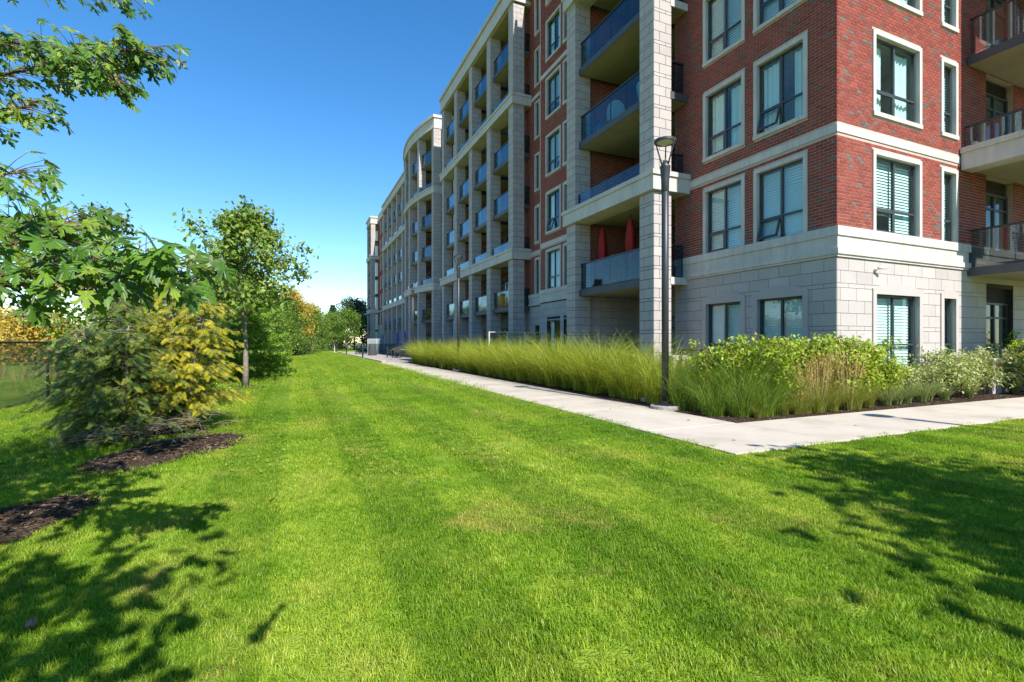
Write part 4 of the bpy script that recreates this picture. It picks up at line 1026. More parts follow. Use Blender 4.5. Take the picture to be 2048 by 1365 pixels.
# chain-link fence
FX = -5.95; FE = empty('chain_link_fence', (FX, 5.9, 0)); tag(FE, 'black chain link fence along the left edge of the lawn', 'fence')
gzF = gzf(FX, 14); y0, y1 = 5.9, 46.5
for i in range(16): 
    y = 5.93 + i * 2.71; MB().lathe([(.032, gzF - .2), (.032, 1.42), (.02, 1.44)], (FX, y, 0), 8).build('post', 'dark_metal', FE, True)
MB().tube([(FX, y0, 1.40), (FX, y1, 1.40)], .024, 8).build('top_rail', 'dark_metal', FE, True); MB().tube([(FX, y0, gzF + .04), (FX, y1, gzF + .04)], .005, 6).build('tension_wire', 'dark_metal', FE)
hh = 1.38 - gzF - .04; n = int((y1 - y0 + hh) / .066); V = []; F = []
for s in (1, -1):
    for i in range(n):
        a = y0 - (hh if s > 0 else 0) + i * .066; b = a + hh; p0, p1 = (a, gzF + .04), (b, 1.38)
        if s < 0: p0, p1 = (b, gzF + .04), (a, 1.38)
        if min(a, b) < y0 or max(a, b) > y1: continue
        k = len(V); wv = .0022
        for (yy, zz) in (p0, p1): V += [(FX + .02 * s * .1, yy - wv, zz), (FX + .004, yy + wv, zz), (FX - .004, yy + wv, zz)]
        F += [(k, k + 1, k + 4, k + 3), (k + 1, k + 2, k + 5, k + 4), (k + 2, k, k + 3, k + 5)]
tag(link('wire_mesh', np_mesh('wire_mesh', np.array(V), np.array(F)), 'dark_metal', FE), kind='stuff')

# ------------------------------------------------------------------ mulch beds round the trees
def mulch_bed(name, cx, cy, rx, ry, label, seed, nchip=900, tilt=0):
    ct, sn = math.cos(tilt), math.sin(tilt)
    gg = np.random.default_rng(seed); n = 40; V = [(cx, cy, gzf(cx, cy) + .07)]
    for rr_, hh_ in ((.55, .06), (.85, .035), (1.0, -.015)):
        for k in range(n):
            a = 2 * math.pi * k / n; w = 1 + .06 * math.sin(3 * a + seed) + .04 * math.sin(7 * a)
            px, py = rx * rr_ * w * math.cos(a), ry * rr_ * w * math.sin(a); x, y = cx + px * ct - py * sn, cy + px * sn + py * ct; V.append((x, y, gzf(x, y) + hh_))
    F = [(0, 1 + k, 1 + (k + 1) % n, 1 + (k + 1) % n) for k in range(n)]
    me = bpy.data.meshes.new(name); fs = [(0, 1 + k, 1 + (k + 1) % n) for k in range(n)]
    for j in range(2): fs += [(1 + j * n + k, 1 + (j + 1) * n + k, 1 + (j + 1) * n + (k + 1) % n, 1 + j * n + (k + 1) % n) for k in range(n)]
    me.from_pydata(V, [], fs); me.polygons.foreach_set('use_smooth', [True] * len(fs))
    o = link(name, me, 'mulch'); tag(o, kind='structure')
    a = gg.uniform(0, 6.28, nchip); rr_ = np.sqrt(gg.random(nchip)) * 1.02
    px, py = rx * rr_ * np.cos(a), ry * rr_ * np.sin(a); x, y = cx + px * ct - py * sn, cy + px * sn + py * ct; z = gz(x, y) + .07 * (1 - rr_ ** 3) + .004
    c = link('bark_chips', np_mesh('bark_chips', *scatter(np.stack([x, y, z], -1), np.stack([np.cos(a * 7), np.sin(a * 7), gg.normal(0, .25, nchip)], -1), gg.uniform(.025, .07, nchip), (LEAF4[0] * np.array([.7, 1, 1]), LEAF4[1]), gg.random(nchip) ** 1.5, up=(0, 0, 1), jit=.35, seed=seed)), 'mulch_chip', o)
    c['kind'] = 'stuff'
mulch_bed('mulch_bed', -1.42, 7.3, 1.12, .6, '', 3, 3000, R(56)); mulch_bed('mulch_bed', -2.25, 4.75, 1.05, .52, '', 5, 2000, R(52)); mulch_bed('mulch_bed', -2.1, 8.75, 1.0, .55, '', 13, 1200); mulch_bed('mulch_bed', -1.41, 17.35, .62, .62, '', 7, 500)
mulch_bed('mulch_bed', -2.6, 22.0, 1.7, 1.6, '', 9, 500); mulch_bed('mulch_bed', -3.0, 12.6, 1.3, 1.3, '', 11, 400)
gg = np.random.default_rng(90); n = 5200
x = np.concatenate([gg.uniform(WX1, 8.6, n // 2), gg.uniform(WX1, 20, n // 2)]); y = np.concatenate([gg.uniform(WY1, 30, n // 2), gg.uniform(WY1, 7.4, n // 2)]); a = gg.uniform(0, 6.28, n)
tag(link('bark_chips', np_mesh('bark_chips', *scatter(np.stack([x, y, np.full(n, .022)], -1), np.stack([np.cos(a), np.sin(a), gg.normal(0, .3, n)], -1), gg.uniform(.03, .075, n), (LEAF4[0] * np.array([.7, 1, 1]), LEAF4[1]), gg.random(n) ** 1.5, up=(0, 0, 1), jit=.35, seed=91)), 'mulch_chip'), 'dark bark chips in the bed along the walkway', 'mulch', kind='stuff')

# ------------------------------------------------------------------ planting along the building
MIS = [np_mesh('blades', *grass_clump(1.98, .36, 760, 400 + i, .013, .95, 6, lean=(-.05, .0), minh=.25)) for i in range(4)]
for me in MIS: me.materials.append(MAT['blade_miscanthus'])
def clump(name, meshes, k, loc, rz, s, label, cat, group):
    o = bpy.data.objects.new(name, meshes[k]); COL.objects.link(o); o.location = loc; o.rotation_euler = (0, 0, rz); o.scale = s if isinstance(s, tuple) else (s,) * 3
    return tag(o, label, cat, group)
gg = np.random.default_rng(5); k = 0; y = 8.9
while y < 33.2:
    for xo in (7.55, 8.45):
        clump('ornamental_grass', MIS, k % 4, (xo + gg.normal(0, .08), y + gg.normal(0, .12) + (.4 if xo > 8 else 0), .01), gg.uniform(0, 6.28), float(gg.uniform(.80, 1.06)), 'tall arching yellow green grass clump in the row along the walkway', 'ornamental grass', 'grass clumps in the row'); k += 1
    y += .78
GRN = [np_mesh('blades', *grass_clump(1.5, .34, 460, 430 + i, .011, .7, 6, minh=.25)) for i in range(3)]
for me in GRN: me.materials.append(MAT['blade_green'])
for i, (x, y, s) in enumerate(((7.55, 7.55, .95), (7.95, 7.0, 1.0), (8.35, 7.5, 1.0), (7.25, 7.0, .62), (8.0, 6.55, .66), (8.75, 7.05, .9), (7.6, 6.7, .6), (7.3, 7.9, .8), (8.5, 6.75, .75), (8.15, 7.9, 1.0))):
    clump('ornamental_grass', GRN, i % 3, (x, y, .01), i * 1.3, s, 'dark green fountain grass clump on the corner between lamp post and hedge', 'ornamental grass', 'fountain grass at the corner')
REED = [np_mesh('blades', *grass_clump(.85, .14, 260, 450 + i, .008, .7, 5, minh=.35)) for i in range(3)]
for me in REED: me.materials.append(MAT['blade_reed'])
def plume_mesh(seed, n=34, h=1.12):
    g_ = np.random.default_rng(seed); m = MB(); P = []; D = []
    for i in range(n):
        a = g_.uniform(0, 6.28); r = .1 * math.sqrt(g_.random()); L = h * g_.uniform(.75, 1.08); lx, ly = g_.normal(0, .07, 2)
        b = Vector((math.cos(a) * r, math.sin(a) * r, 0)); tip = b + Vector((lx * L + math.cos(a) * .12, ly * L + math.sin(a) * .12, L))
        m.tube([b, b.lerp(tip, .6), tip], [.002, .0018, .001], 3)
        for j in range(16):
            t = .74 + .27 * j / 16; P.append(tuple(b.lerp(tip, t) + Vector(g_.normal(0, .004, 3)))); D.append((g_.normal(0, .25), g_.normal(0, .25), 1))
    v, f, r = scatter(np.array(P), np.array(D), g_.uniform(.03, .055, len(P)), (LEAF4[0] * np.array([.6, 1, 1]), LEAF4[1]), g_.random(len(P)), jit=1, seed=seed)
    return m, (v, f, r)
PLM = []
for i in range(2):
    m, (v, f, r) = plume_mesh(470 + i); me = np_mesh('plumes', v, f, r); me.materials.append(MAT['plume']); ms = m.mesh('stalks'); ms.materials.append(MAT['plume']); PLM.append((me, ms))
for i, (x, y, s, pl) in enumerate(((8.55, 6.5, .55, 0), (9.05, 6.45, .82, 1), (9.55, 6.5, .95, 1), (9.95, 6.6, 1.08, 1), (10.35, 6.45, 1.0, 1), (10.75, 6.55, .97, 1), (11.1, 6.5, .8, 0), (7.75, 6.42, .5, 0), (11.45, 6.75, .8, 1), (8.8, 6.42, .7, 0), (9.3, 6.4, .75, 0), (9.8, 6.42, .8, 0), (10.5, 6.4, .75, 0), (10.05, 6.95, 1.1, 1))):
    e = empty('feather_reed_grass', (x, y, .01), i * 1.1, local=True); e.scale = (s,) * 3
    tag(e, *(('tan plumed feather reed grass clump in front of the leafy hedge', 'ornamental grass', 'plumed reed grass') if pl else ('low reed grass tuft without plumes at the edge of the walkway', 'ornamental grass', 'low reed grass tufts')))
    link('blades', REED[i % 3], None, e)
    if pl: link('plumes', PLM[i % 2][0], None, e); link('stalks', PLM[i % 2][1], None, e)
BLU = [np_mesh('blades', *grass_clump(.62, .09, 230, 480 + i, .007, .75, 5, minh=.45)) for i in range(3)]
for me in BLU: me.materials.append(MAT['blade_blue'])
for i, (x, y, s) in enumerate(((11.75, 6.5, 1), (12.2, 6.55, 1.05), (12.65, 6.6, 1.1), (13.15, 6.55, 1.15), (13.6, 6.65, 1.1), (14.1, 6.55, .9), (15.3, 6.6, .95), (14.6, 6.75, .7), (17.6, 6.6, .8))):
    clump('blue_grass', BLU, i % 3, (x, y, .01), i * 2.1, s, 'low grey green grass tuft at the front of the bed', 'ornamental grass', 'grey green tufts')
# leafy hedge (ninebark) and dogwoods
HS = []
for i in range(3):
    t, l = shrub(1.4, 1.0, 1.38, 4400, .088, 500 + i, 34)
    HS.append((t.mesh('stems', True), np_mesh('foliage', *l)))
    HS[-1][0].materials.append(MAT['twig']); HS[-1][1].materials.append(MAT['leaf_shrub'])
def shrub_at(name, pr, loc, rz, s, label, cat, group):
    e = empty(name, loc, rz, local=True); e.scale = s; tag(e, label, cat, group); link('stems', pr[0], None, e); link('foliage', pr[1], None, e); return e
for i, (x, y, s) in enumerate(((8.45, 7.9, 1.0), (9.0, 7.15, 1.02), (9.7, 7.35, 1.05), (10.4, 7.1, 1.05), (11.0, 7.0, 1.03), (11.75, 6.98, 1.0), (12.4, 7.0, .78), (9.3, 8.0, 1.0), (10.3, 7.95, 1.0))):
    shrub_at('hedge_shrub', HS[i % 3], (x, y, .01), i * 1.9 if i % 2 else 0, (s, s, s * (1 if i < 6 else .95)), 'bright yellow green leafy shrub in the clipped hedge at the corner', 'shrub', 'hedge shrubs at the corner')
DS = []
for i in range(2):
    t, l = shrub(1.2, .85, 1.05, 2300, .085, 520 + i, 26)
    DS.append((t.mesh('stems', True), np_mesh('foliage', *l))); DS[-1][0].materials.append(MAT['bark_red']); DS[-1][1].materials.append(MAT['leaf_dogwood'])
for i, (x, y, s, z) in enumerate(((13.2, 7.05, .8, .75), (14.1, 7.05, .85, .8), (15.1, 7.0, 1.0, 1.1), (15.9, 7.05, .95, .95), (16.8, 7.0, 1.05, 1.15), (17.7, 6.95, 1.0, 1.0), (18.5, 6.9, 1.1, .9))):
    shrub_at('dogwood_shrub', DS[i % 2], (x, y, .01), i * 2.3, (s, s, z), 'cream edged variegated dogwood in front of the stone wall', 'shrub', 'variegated dogwoods')
for i, (x, y, s) in enumerate(((18.7, 6.6, .9), (19.5, 6.75, 1.1))): shrub_at('hedge_shrub', HS[i], (x, y, .01), i, (s, s, s * 1.05), 'plain green leafy shrub beside the last dogwood', 'shrub', 'green shrubs at the end of the bed')

# ------------------------------------------------------------------ lamp posts
LAMP = {}
def lamp_meshes():
    L = {}
    L['pole'] = MB().lathe([(.072, .12), (.072, 4.55), (.055, 4.56)], n=10).mesh('pole', True)
    L['collar'] = MB().lathe([(.065, 4.5), (.078, 4.52), (.082, 4.75), (.105, 5.02), (.11, 5.04), (.06, 5.10), (.045, 5.16)], n=14).mesh('collar', True)
    m = MB()
    for k in range(3):
        a = k * 2 * math.pi / 3 + .5; c, s = math.cos(a), math.sin(a)
        m.tube([(c * .05, s * .05, 5.02), (c * .10, s * .10, 5.16), (c * .215, s * .215, 5.52), (c * .218, s * .218, 5.56)], [.02, .017, .013, .012], 6)
    L['arms'] = m.mesh('arm', True)
    m = MB(); n = 28
    for k in range(n):
        a, b = 2 * math.pi * k / n, 2 * math.pi * (k + 1) / n
        q = []
        for (r, z) in ((.185, 5.535), (.225, 5.535), (.225, 5.585), (.185, 5.585)):
            q.append(((r * math.cos(a), r * math.sin(a), z), (r * math.cos(b), r * math.sin(b), z)))
        bs = len(m.v); m.v += [x[0] for x in q] + [x[1] for x in q]
        m.f += [(bs, bs + 1, bs + 5, bs + 4), (bs + 1, bs + 2, bs + 6, bs + 5), (bs + 2, bs + 3, bs + 7, bs + 6), (bs + 3, bs, bs + 4, bs + 7)]; m.r += [.5] * 4
    L['ring'] = m.mesh('ring'); L['lid'] = MB().lathe([(.183, 5.575), (.183, 5.59), (.10, 5.615), (.01, 5.62)], n=20).mesh('lid', True)
    L['lens'] = MB().lathe([(.01, 5.50), (.10, 5.505), (.182, 5.545), (.182, 5.574)], n=20).mesh('lens', True)
    L['base'] = MB().box(-.17, .17, -.17, .17, .1, .13).lathe([(.11, .13), (.11, .17), (.075, .19)], n=10).mesh('base')
    L['footing'] = MB().lathe([(.30, -.1), (.30, .085), (.28, .10)], n=18).mesh('footing')
    m = MB()
    for k, me in L.items(): me.materials.append(MAT[{'lens': 'lamp_lens', 'footing': 'flagstone'}.get(k, 'dark_metal')])
    return L
LM = lamp_meshes()
def lamp(loc, label, rz=0):
    e = empty('lamp_post', loc, rz, local=True); tag(e, label, 'lamp post', 'lamp posts along the walkway')
    for k, me in LM.items(): link({'arms': 'arm'}.get(k, k), me, None, e)
lamp((7.02, 8.05, 0), 'black lamp post standing at the corner of the walkway before the first balconies', .3)
lamp((7.26, 22.9, 0), 'black lamp post standing amid the tall grass row')
lamp((7.5, 34.1, 0), 'black lamp post at the patio end of the grass row', .8)
lamp((10.6, -.05, 0), 'black lamp post on the lawn whose head shadows the front walkway', .2)

# ------------------------------------------------------------------ patio: bollards, tables, chairs, umbrellas, screens, covered grill
BM = {'post': MB().lathe([(.05, .04), (.06, .06), (.075, .85), (.085, 1.0), (.085, 1.08), (.05, 1.12)], n=10).mesh('post', True), 'footing': MB().lathe([(.2, -.1), (.2, .035), (.18, .045)], n=12).mesh('footing')}
BM['post'].materials.append(MAT['dark_metal']); BM['footing'].materials.append(MAT['concrete'])
for (x, y), lb in zip(((5.22, 43.0), (5.25, 57.5), (5.3, 72.0)), ('black bollard light on the lawn beside the covered grill', 'black bollard light halfway along the patio kerb', 'black bollard light at the far end of the patio kerb')):
    e = empty('bollard_light', (x, y, 0), 0, local=True); tag(e, lb, 'bollard', 'bollard lights along the kerb')
    for k, me in BM.items(): link(k, me, None, e)
def table_meshes():
    T = {}
    T['table_top'] = MB().box(-.5, .5, -.5, .5, .70, .735).mesh('table_top')
    T['leg'] = [MB().box(x - .025, x + .025, y - .025, y + .025, 0, .70).mesh('leg') for x in (-.42, .42) for y in (-.42, .42)]
    return T
TM = table_meshes(); TM['table_top'].materials.append(MAT['frosted']); [m.materials.append(MAT['dark_metal']) for m in TM['leg']]
CM = {'seat': [MB().box(-.24, .24, -.24, .24, .42, .455).mesh('seat')], 'backrest': [MB().box(-.24, .24, .215, .245, .5, .92).mesh('backrest')],
      'leg': [MB().box(x - .018, x + .018, y - .018, y + .018, 0, .42).mesh('leg') for x in (-.22, .22) for y in (-.22, .22)],
      'armrest': [MB().box(x - .025, x + .025, -.24, .22, .64, .67).box(x - .015, x + .015, -.23, -.2, .455, .64).mesh('armrest') for x in (-.25, .25)]}
for k, v in CM.items(): [m.materials.append(MAT['dark_metal']) for m in v]
def um_canopy(seed, h0, h1, r):
    m = MB(); n = 16; rows = 9; b = 0
    for i in range(rows + 1):
        t = i / rows
        for k in range(n):
            a = 2 * math.pi * k / n; fold = 1 + .35 * math.cos(a * 8 / 2 + seed) * (t ** .6)
            rr_ = r * (.12 + (.88 * math.sin(math.pi * min(1, .12 + t * .75)) if t < .97 else .7)) * fold * (.75 if .68 < t < .82 else 1)
            m.v.append((rr_ * math.cos(a), rr_ * math.sin(a), h1 - (h1 - h0) * t))
    for i in range(rows):
        for k in range(n): m.f.append((i * n + k, i * n + (k + 1) % n, (i + 1) * n + (k + 1) % n, (i + 1) * n + k)); m.r.append(.5)
    return m
UMc = um_canopy(0, 1.0, 2.45, .17).mesh('canopy', True); UMc.materials.append(MAT['purple_fabric'])
UMp = MB().lathe([(.22, .0), (.22, .05), (.05, .07), (.02, .1), (.02, 2.5), (.005, 2.55)], n=10).mesh('pole'); UMp.materials.append(MAT['dark_metal'])
sets = (((9.0, 47.4), 'beside the lit curved columns'), ((9.9, 55.8), 'at the middle of the patio'), ((9.8, 65.6), 'at the far end of the patio'), ((8.35, 43.6), 'at the end of the grass row'), ((7.6, 61.0), 'behind the covered grill'))
for i, ((x, y), wh) in enumerate(sets):
    e = empty('patio_table', (x, y, .034), .1 * i, local=True); tag(e, 'square dark legged patio table ' + wh, 'table', 'patio tables'); link('table_top', TM['table_top'], None, e); [link('leg', m, None, e) for m in TM['leg']]
    for k in range(4):
        a = k * math.pi / 2 + .1 * i; c = empty('patio_chair', (x + math.sin(a) * .78, y + math.cos(a) * .78, .034), -a, local=True)
        tag(c, 'dark metal patio armchair at the table ' + wh, 'chair', 'patio chairs ' + wh)
        for nm, ms in CM.items(): [link(nm, m, None, c) for m in ms]
    if i < 3:
        u = empty('closed_umbrella', (x + .75, y + .75, .034), i, local=True); tag(u, 'closed purple patio umbrella ' + wh, 'umbrella', 'closed purple umbrellas'); link('pole', UMp, None, u); link('canopy', UMc, None, u)
gr = empty('grill', (7.35, 52.5, .034), 0, local=True); tag(gr, 'barbecue grill under a black fabric cover on the patio', 'grill')
m = MB(); n = 20; prof = [(.42, .30, .02), (.41, .29, .4), (.38, .27, .75), (.36, .25, .95), (.30, .2, 1.15), (.12, .08, 1.22)]
for (rx, ry, z) in prof:
    for k in range(n):
        a = 2 * math.pi * k / n; s = (abs(math.cos(a)) ** 6 + abs(math.sin(a)) ** 6) ** (-1 / 6) * (1 + .05 * math.sin(a * 9 + z * 4)); m.v.append((rx * s * math.cos(a), ry * s * math.sin(a), z))
for i in range(len(prof) - 1):
    for k in range(n): m.f.append((i * n + k, i * n + (k + 1) % n, (i + 1) * n + (k + 1) % n, (i + 1) * n + k)); m.r.append(.5)
m.f.append(tuple((len(prof) - 1) * n + k for k in range(n))); m.r.append(.5)
m.build('cover', 'cover_fabric', gr, True, loc=(0, 0, 0)); MB().box(-.3, .3, -.2, .2, .0, .5).build('cabinet', 'dark_metal', gr, loc=(0, 0, 0))
def screen(name, pts, h, z0, label, frame, gl, cat='screen', w=.05):
    s = empty(name, (*pts[0], z0)); tag(s, label, cat)
    for (a, b) in zip(pts, pts[1:]):
        L = math.hypot(b[0] - a[0], b[1] - a[1]); u = ((b[0] - a[0]) / L, (b[1] - a[1]) / L); fr = Fr(a, u, (-u[1], u[0]))
        MB().fbox(fr, w, L - w, -.006, .006, z0 + .15, z0 + h - .045).build('glass_panel', gl, s); MB().fbox(fr, w / 2, L - w / 2, -.025, .025, z0 + h - .04, z0 + h).build('top_rail', frame, s)
        MB().fbox(fr, w / 2, L - w / 2, -.02, .02, z0 + .1, z0 + .145).build('bottom_rail', frame, s)
    for p in pts: MB().box(p[0] - w / 2, p[0] + w / 2, p[1] - w / 2, p[1] + w / 2, z0, z0 + h + .003).build('post', frame, s)
screen('privacy_screen', [(8.85, 22.9), (9.85, 22.92), (10.85, 22.94), (11.85, 22.96)], 1.88, .05, 'tan framed glass privacy screen between two ground floor terraces', 'rail_tan', 'clear_glass', w=.07)
screen('privacy_screen', [(7.6, 58.0), (8.6, 58.0), (9.5, 58.0)], 1.75, .034, 'tall grey glass screen behind the covered grill', 'white_plastic', 'frosted')
screen('glass_railing', [(6.1, 56.5), (7.6, 56.5), (9.1, 56.5), (10.6, 56.5), (12.1, 56.5)], 1.2, .034, 'low glass railing dividing the far patio', 'dark_metal', 'balcony_glass', 'railing')

# terrace guard and stone pier by the corner lamp, steps of flagstone
def pier(x, y, h, label, s=.42):
    e = empty('stone_pier', (x, y, 0)); tag(e, label, 'pier'); f1 = Fr((x - s / 2, y - s / 2), (1, 0), (0, -1)); f2 = Fr((x - s / 2, y - s / 2), (0, 1), (-1, 0))
    MB().box(x - s / 2 + .01, x + s / 2 - .01, y - s / 2 + .01, y + s / 2 - .01, -.1, h).build('core', 'dark_joint', e)
    z = 0; k = 0
    while z < h - .02:
        zz = min(h, z + .16); q = s * (.4 if k % 2 else .62)
        for (a, b) in ((0, q - .004), (q + .004, s)):
            MB().fbox(f1, a, b, -.012, .006, z + .004, zz - .004, rnd.random()).build('stone', 'stone', e); MB().fbox(f2, a, b, -.012, .006, z + .004, zz - .004, rnd.random()).build('stone', 'stone', e)
        z = zz; k += 1
    MB().box(x - s / 2 - .04, x + s / 2 + .04, y - s / 2 - .04, y + s / 2 + .04, h, h + .12).build('cap', 'precast', e)
pier(9.32, 10.35, .93, 'short stone pier with pale cap behind the corner lamp post')
pier(17.25, 7.05, .85, 'short stone pier with pale cap beside the dogwoods')
def guard(p0, p1, h, label, nb=5):
    e = empty('guard_rail', (*p0, 0)); tag(e, label, 'railing'); L = math.hypot(p1[0] - p0[0], p1[1] - p0[1]); u = ((p1[0] - p0[0]) / L, (p1[1] - p0[1]) / L); fr = Fr(p0, u, (-u[1], u[0]))
    MB().fbox(fr, 0, L, -.03, .03, h - .05, h).build('top_rail', 'dark_metal', e); MB().fbox(fr, 0, L, -.02, .02, .68, .71).build('lower_rail', 'dark_metal', e)
    for k in range(nb + 1): MB().fbox(fr, k * (L - .05) / nb, k * (L - .05) / nb + .05, -.02, .02, 0, h - .051).build('post', 'dark_metal', e)
    MB().fbox(fr, .02, L - .02, -.12, .12, -.1, .62).build('low_wall', 'stone', e)
guard((9.32, 10.1), (9.32, 8.15), 1.22, 'dark guard rail on the terrace beside the stone pier', 3)
guard((17.5, 7.05), (21.0, 7.05), 1.22, 'dark guard rail on a low wall in front of the corner door', 5)
for i, (x, y, z) in enumerate(((7.75, 9.2, .10), (8.3, 9.55, .2), (8.8, 9.85, .32))):
    st = MB(); n = 9; top = [(x + (.34 + .05 * math.sin(k * 2.1 + i)) * math.cos(2 * math.pi * k / n), y + (.26 + .04 * math.cos(k * 3 + i)) * math.sin(2 * math.pi * k / n)) for k in range(n)]
    st.v = [(a, b, -.05) for a, b in top] + [(a, b, z) for a, b in top]; st.f = [tuple(range(n, 2 * n))] + [(k, (k + 1) % n, n + (k + 1) % n, n + k) for k in range(n)]; st.r = [.5] * (n + 1)
    tag(st.build('flagstone_step', 'flagstone'), ('low rough flagstone step beside the corner lamp post', 'middle rough flagstone step leading to the terrace', 'upper rough flagstone step by the stone pier')[i], 'step', 'flagstone steps')

# ------------------------------------------------------------------ things on the balconies
RC = um_canopy(1, .75, 2.35, .16).mesh('canopy', True); RC.materials.append(MAT['red_fabric'])
for (x, y), lb in (((11.45, 15.0), 'closed red umbrella on the second floor balcony under the dome lamp'), ((11.4, 16.75), 'closed red umbrella on the second floor balcony beside the brick side wall')):
    u = empty('closed_umbrella', (x, y, FLV[1]), 0, local=True); tag(u, lb, 'umbrella', 'closed red umbrellas'); link('pole', UMp, None, u); link('canopy', RC, None, u); u.scale = (1.05,) * 3
def tub_chair(loc, rz, label):
    e = empty('balcony_chair', loc, rz, local=True); tag(e, label, 'chair')
    MB().lathe([(.02, .40), (.24, .40), (.26, .43), (.02, .44)], n=16).build('seat', 'white_plastic', e, True, loc=(0, 0, 0))
    m = MB(); n = 14
    for i in range(n + 1):
        a = math.pi * (.0 + i / n)
        m.v += [(.30 * math.cos(a), .26 * math.sin(a) * .6 + .12, .42), (.36 * math.cos(a), .30 * math.sin(a) * .6 + .2, .42 + .62 * math.sin(a) ** .5)]
    m.f = [(2 * i, 2 * i + 2, 2 * i + 3, 2 * i + 1) for i in range(n)]; m.r = [.5] * n
    m.build('backrest', 'white_plastic', e, True, loc=(0, 0, 0))
    for (a, b) in ((-.2, -.2), (.2, -.2), (-.2, .2), (.2, .2)): MB().tube([(a, b, .41), (a * 1.2, b * 1.2, 0)], .018, 6).build('leg', 'white_plastic', e, loc=(0, 0, 0))
tub_chair((11.35, 13.9, FLV[3]), 1.2, 'white round backed chair on the fourth floor balcony')
tub_chair((11.3, 15.6, FLV[3]), 2.2, 'white garden chair near the brick side wall of the fourth floor balcony')
tag(MB().box(11.05, 11.45, 16.4, 16.85, FLV[3], FLV[3] + .55).box(11.03, 11.47, 16.38, 16.87, FLV[3] + .551, FLV[3] + .6).build('storage_box', 'blue_plastic'), 'pale blue storage box on the fourth floor balcony', 'box')
tag(MB().box(11.05, 11.5, 16.2, 16.8, FLV[4], FLV[4] + .6).box(11.03, 11.52, 16.18, 16.82, FLV[4] + .601, FLV[4] + .66).build('storage_box', 'fascia'), 'dark storage box on the fifth floor balcony', 'box')
tag(MB().box(11.2, 11.8, 13.3, 14.1, FLV[1], FLV[1] + .45).box(11.72, 11.8, 13.3, 14.1, FLV[1] + .451, FLV[1] + .8).build('balcony_sofa', 'blue_plastic'), 'blue outdoor sofa on the second floor balcony', 'sofa')
PT = MB().lathe([(.10, 0), (.15, .28), (.16, .30), (.13, .30)], n=12).mesh('pot'); PT.materials.append(MAT['terracotta'])
def potted(loc, seed, label, h=1.0, leafm='leaf_green'):
    e = empty('potted_plant', loc, 0, local=True); tag(e, label, 'plant'); link('pot', PT, None, e)
    t, l = shrub(.5, .5, h - .3, 330, .07, seed, 10); o = t.build('stems', 'twig', e, True, loc=(0, 0, .28)); o2 = link('foliage', np_mesh('foliage', *l), leafm, e, loc=(0, 0, .28))
potted((11.15, 15.6, FLV[1]), 901, 'tall potted plant behind the glass of the second floor balcony', 1.15)
potted((11.15, 14.6, FLV[1]), 902, 'short potted plant beside the blue sofa on the balcony', .7)
potted((12.4, 27.6, FLV[3]), 903, 'potted plant on a fourth floor balcony of the second stack', 1.3)
potted((12.4, 38.3, FLV[5] + .3), 904, 'rust leaved potted plant on a sixth floor balcony', 1.2, 'leaf_rust')
potted((12.6, 44.5, FLV[3]), 905, 'rust leaved potted plant on the curved stack end balcony', 1.0, 'leaf_rust')
# security camera under the cornice
sc = empty('security_camera', (13.17, 7.5, 3.2)); tag(sc, 'small white security camera on the stone wall under the cornice', 'camera')
MB().tube([(13.17, 7.545, 3.2), (13.17, 7.50, 3.2)], .045, 12).build('mount', 'white_plastic', sc, True); MB().tube([(13.17, 7.50, 3.2), (13.2, 7.43, 3.22)], .014, 8).build('arm', 'white_plastic', sc, True)
MB().tube([(13.12, 7.44, 3.235), (13.32, 7.36, 3.225)], .032, 12).build('body', 'white_plastic', sc, True); MB().tube([(13.321, 7.3595, 3.225), (13.335, 7.354, 3.224)], .026, 12).build('lens', 'dark_metal', sc, True)
# white stake on the lawn, clod of earth near the maple bed
tag(MB().tube([(4.3, 62, 0), (4.3, 62, 1.0)], [.04, .035], 8).build('marker_stake', 'white_plastic'), 'thin white marker stake on the lawn near the bollards', 'stake')
g3 = np.random.default_rng(3); m = MB(); m.lathe([(.01, .0), (.022, .008), (.025, .018), (.016, .03), (.005, .034)], (-1.17, 3.12, gzf(-1.17, 3.12) + .02), 9); m.v = [tuple(np.array(v) + g3.normal(0, .004, 3)) for v in m.v]
tag(m.build('earth_clod', 'dead_twig'), 'small brown clod of earth on the grass by the maple shadow', 'clod')

# ------------------------------------------------------------------ turf: short blades over the lawn
def tuft(n, r, h, w, seed):
    g_ = np.random.default_rng(seed); x, y = g_.uniform(-r, r, n), g_.uniform(-r, r, n); L = h * g_.uniform(.5, 1.25, n)
    az = g_.uniform(0, 6.28, n); ln = g_.uniform(.15, .8, n); tw_ = az + np.pi / 2 + g_.normal(0, .6, n)
    V = []
    for t in (0, .5, 1):
        cx = x + np.cos(az) * ln * L * t * t; cy = y + np.sin(az) * ln * L * t * t; cz = L * t * (1 - .25 * ln * t); ww = w * (1, .8, .05)[int(t * 2)] * .5
        V += [np.stack([cx - np.cos(tw_) * ww, cy - np.sin(tw_) * ww, cz], -1), np.stack([cx + np.cos(tw_) * ww, cy + np.sin(tw_) * ww, cz], -1)]
    V = np.stack(V, 1); f = np.array([[0, 1, 3, 2], [2, 3, 5, 4]]); F = (f[None] + (np.arange(n) * 6)[:, None, None]).reshape(-1, 4)
    me = np_mesh('tuft', V.reshape(-1, 3), F, np.repeat(g_.random(n), 2)); me.materials.append(MAT['turf_blade']); return me
tc = bpy.data.collections.new('tufts')
for i in range(4): tc.objects.link(bpy.data.objects.new('tuft_a%d' % i, tuft(72, .055, .031, .0042, 700 + i)))
for i in range(4): tc.objects.link(bpy.data.objects.new('tuft_b%d' % i, tuft(120, .13, .032, .006, 720 + i)))
for i in range(2): tc.objects.link(bpy.data.objects.new('tuft_c%d' % i, tuft(130, .30, .04, .012, 740 + i)))
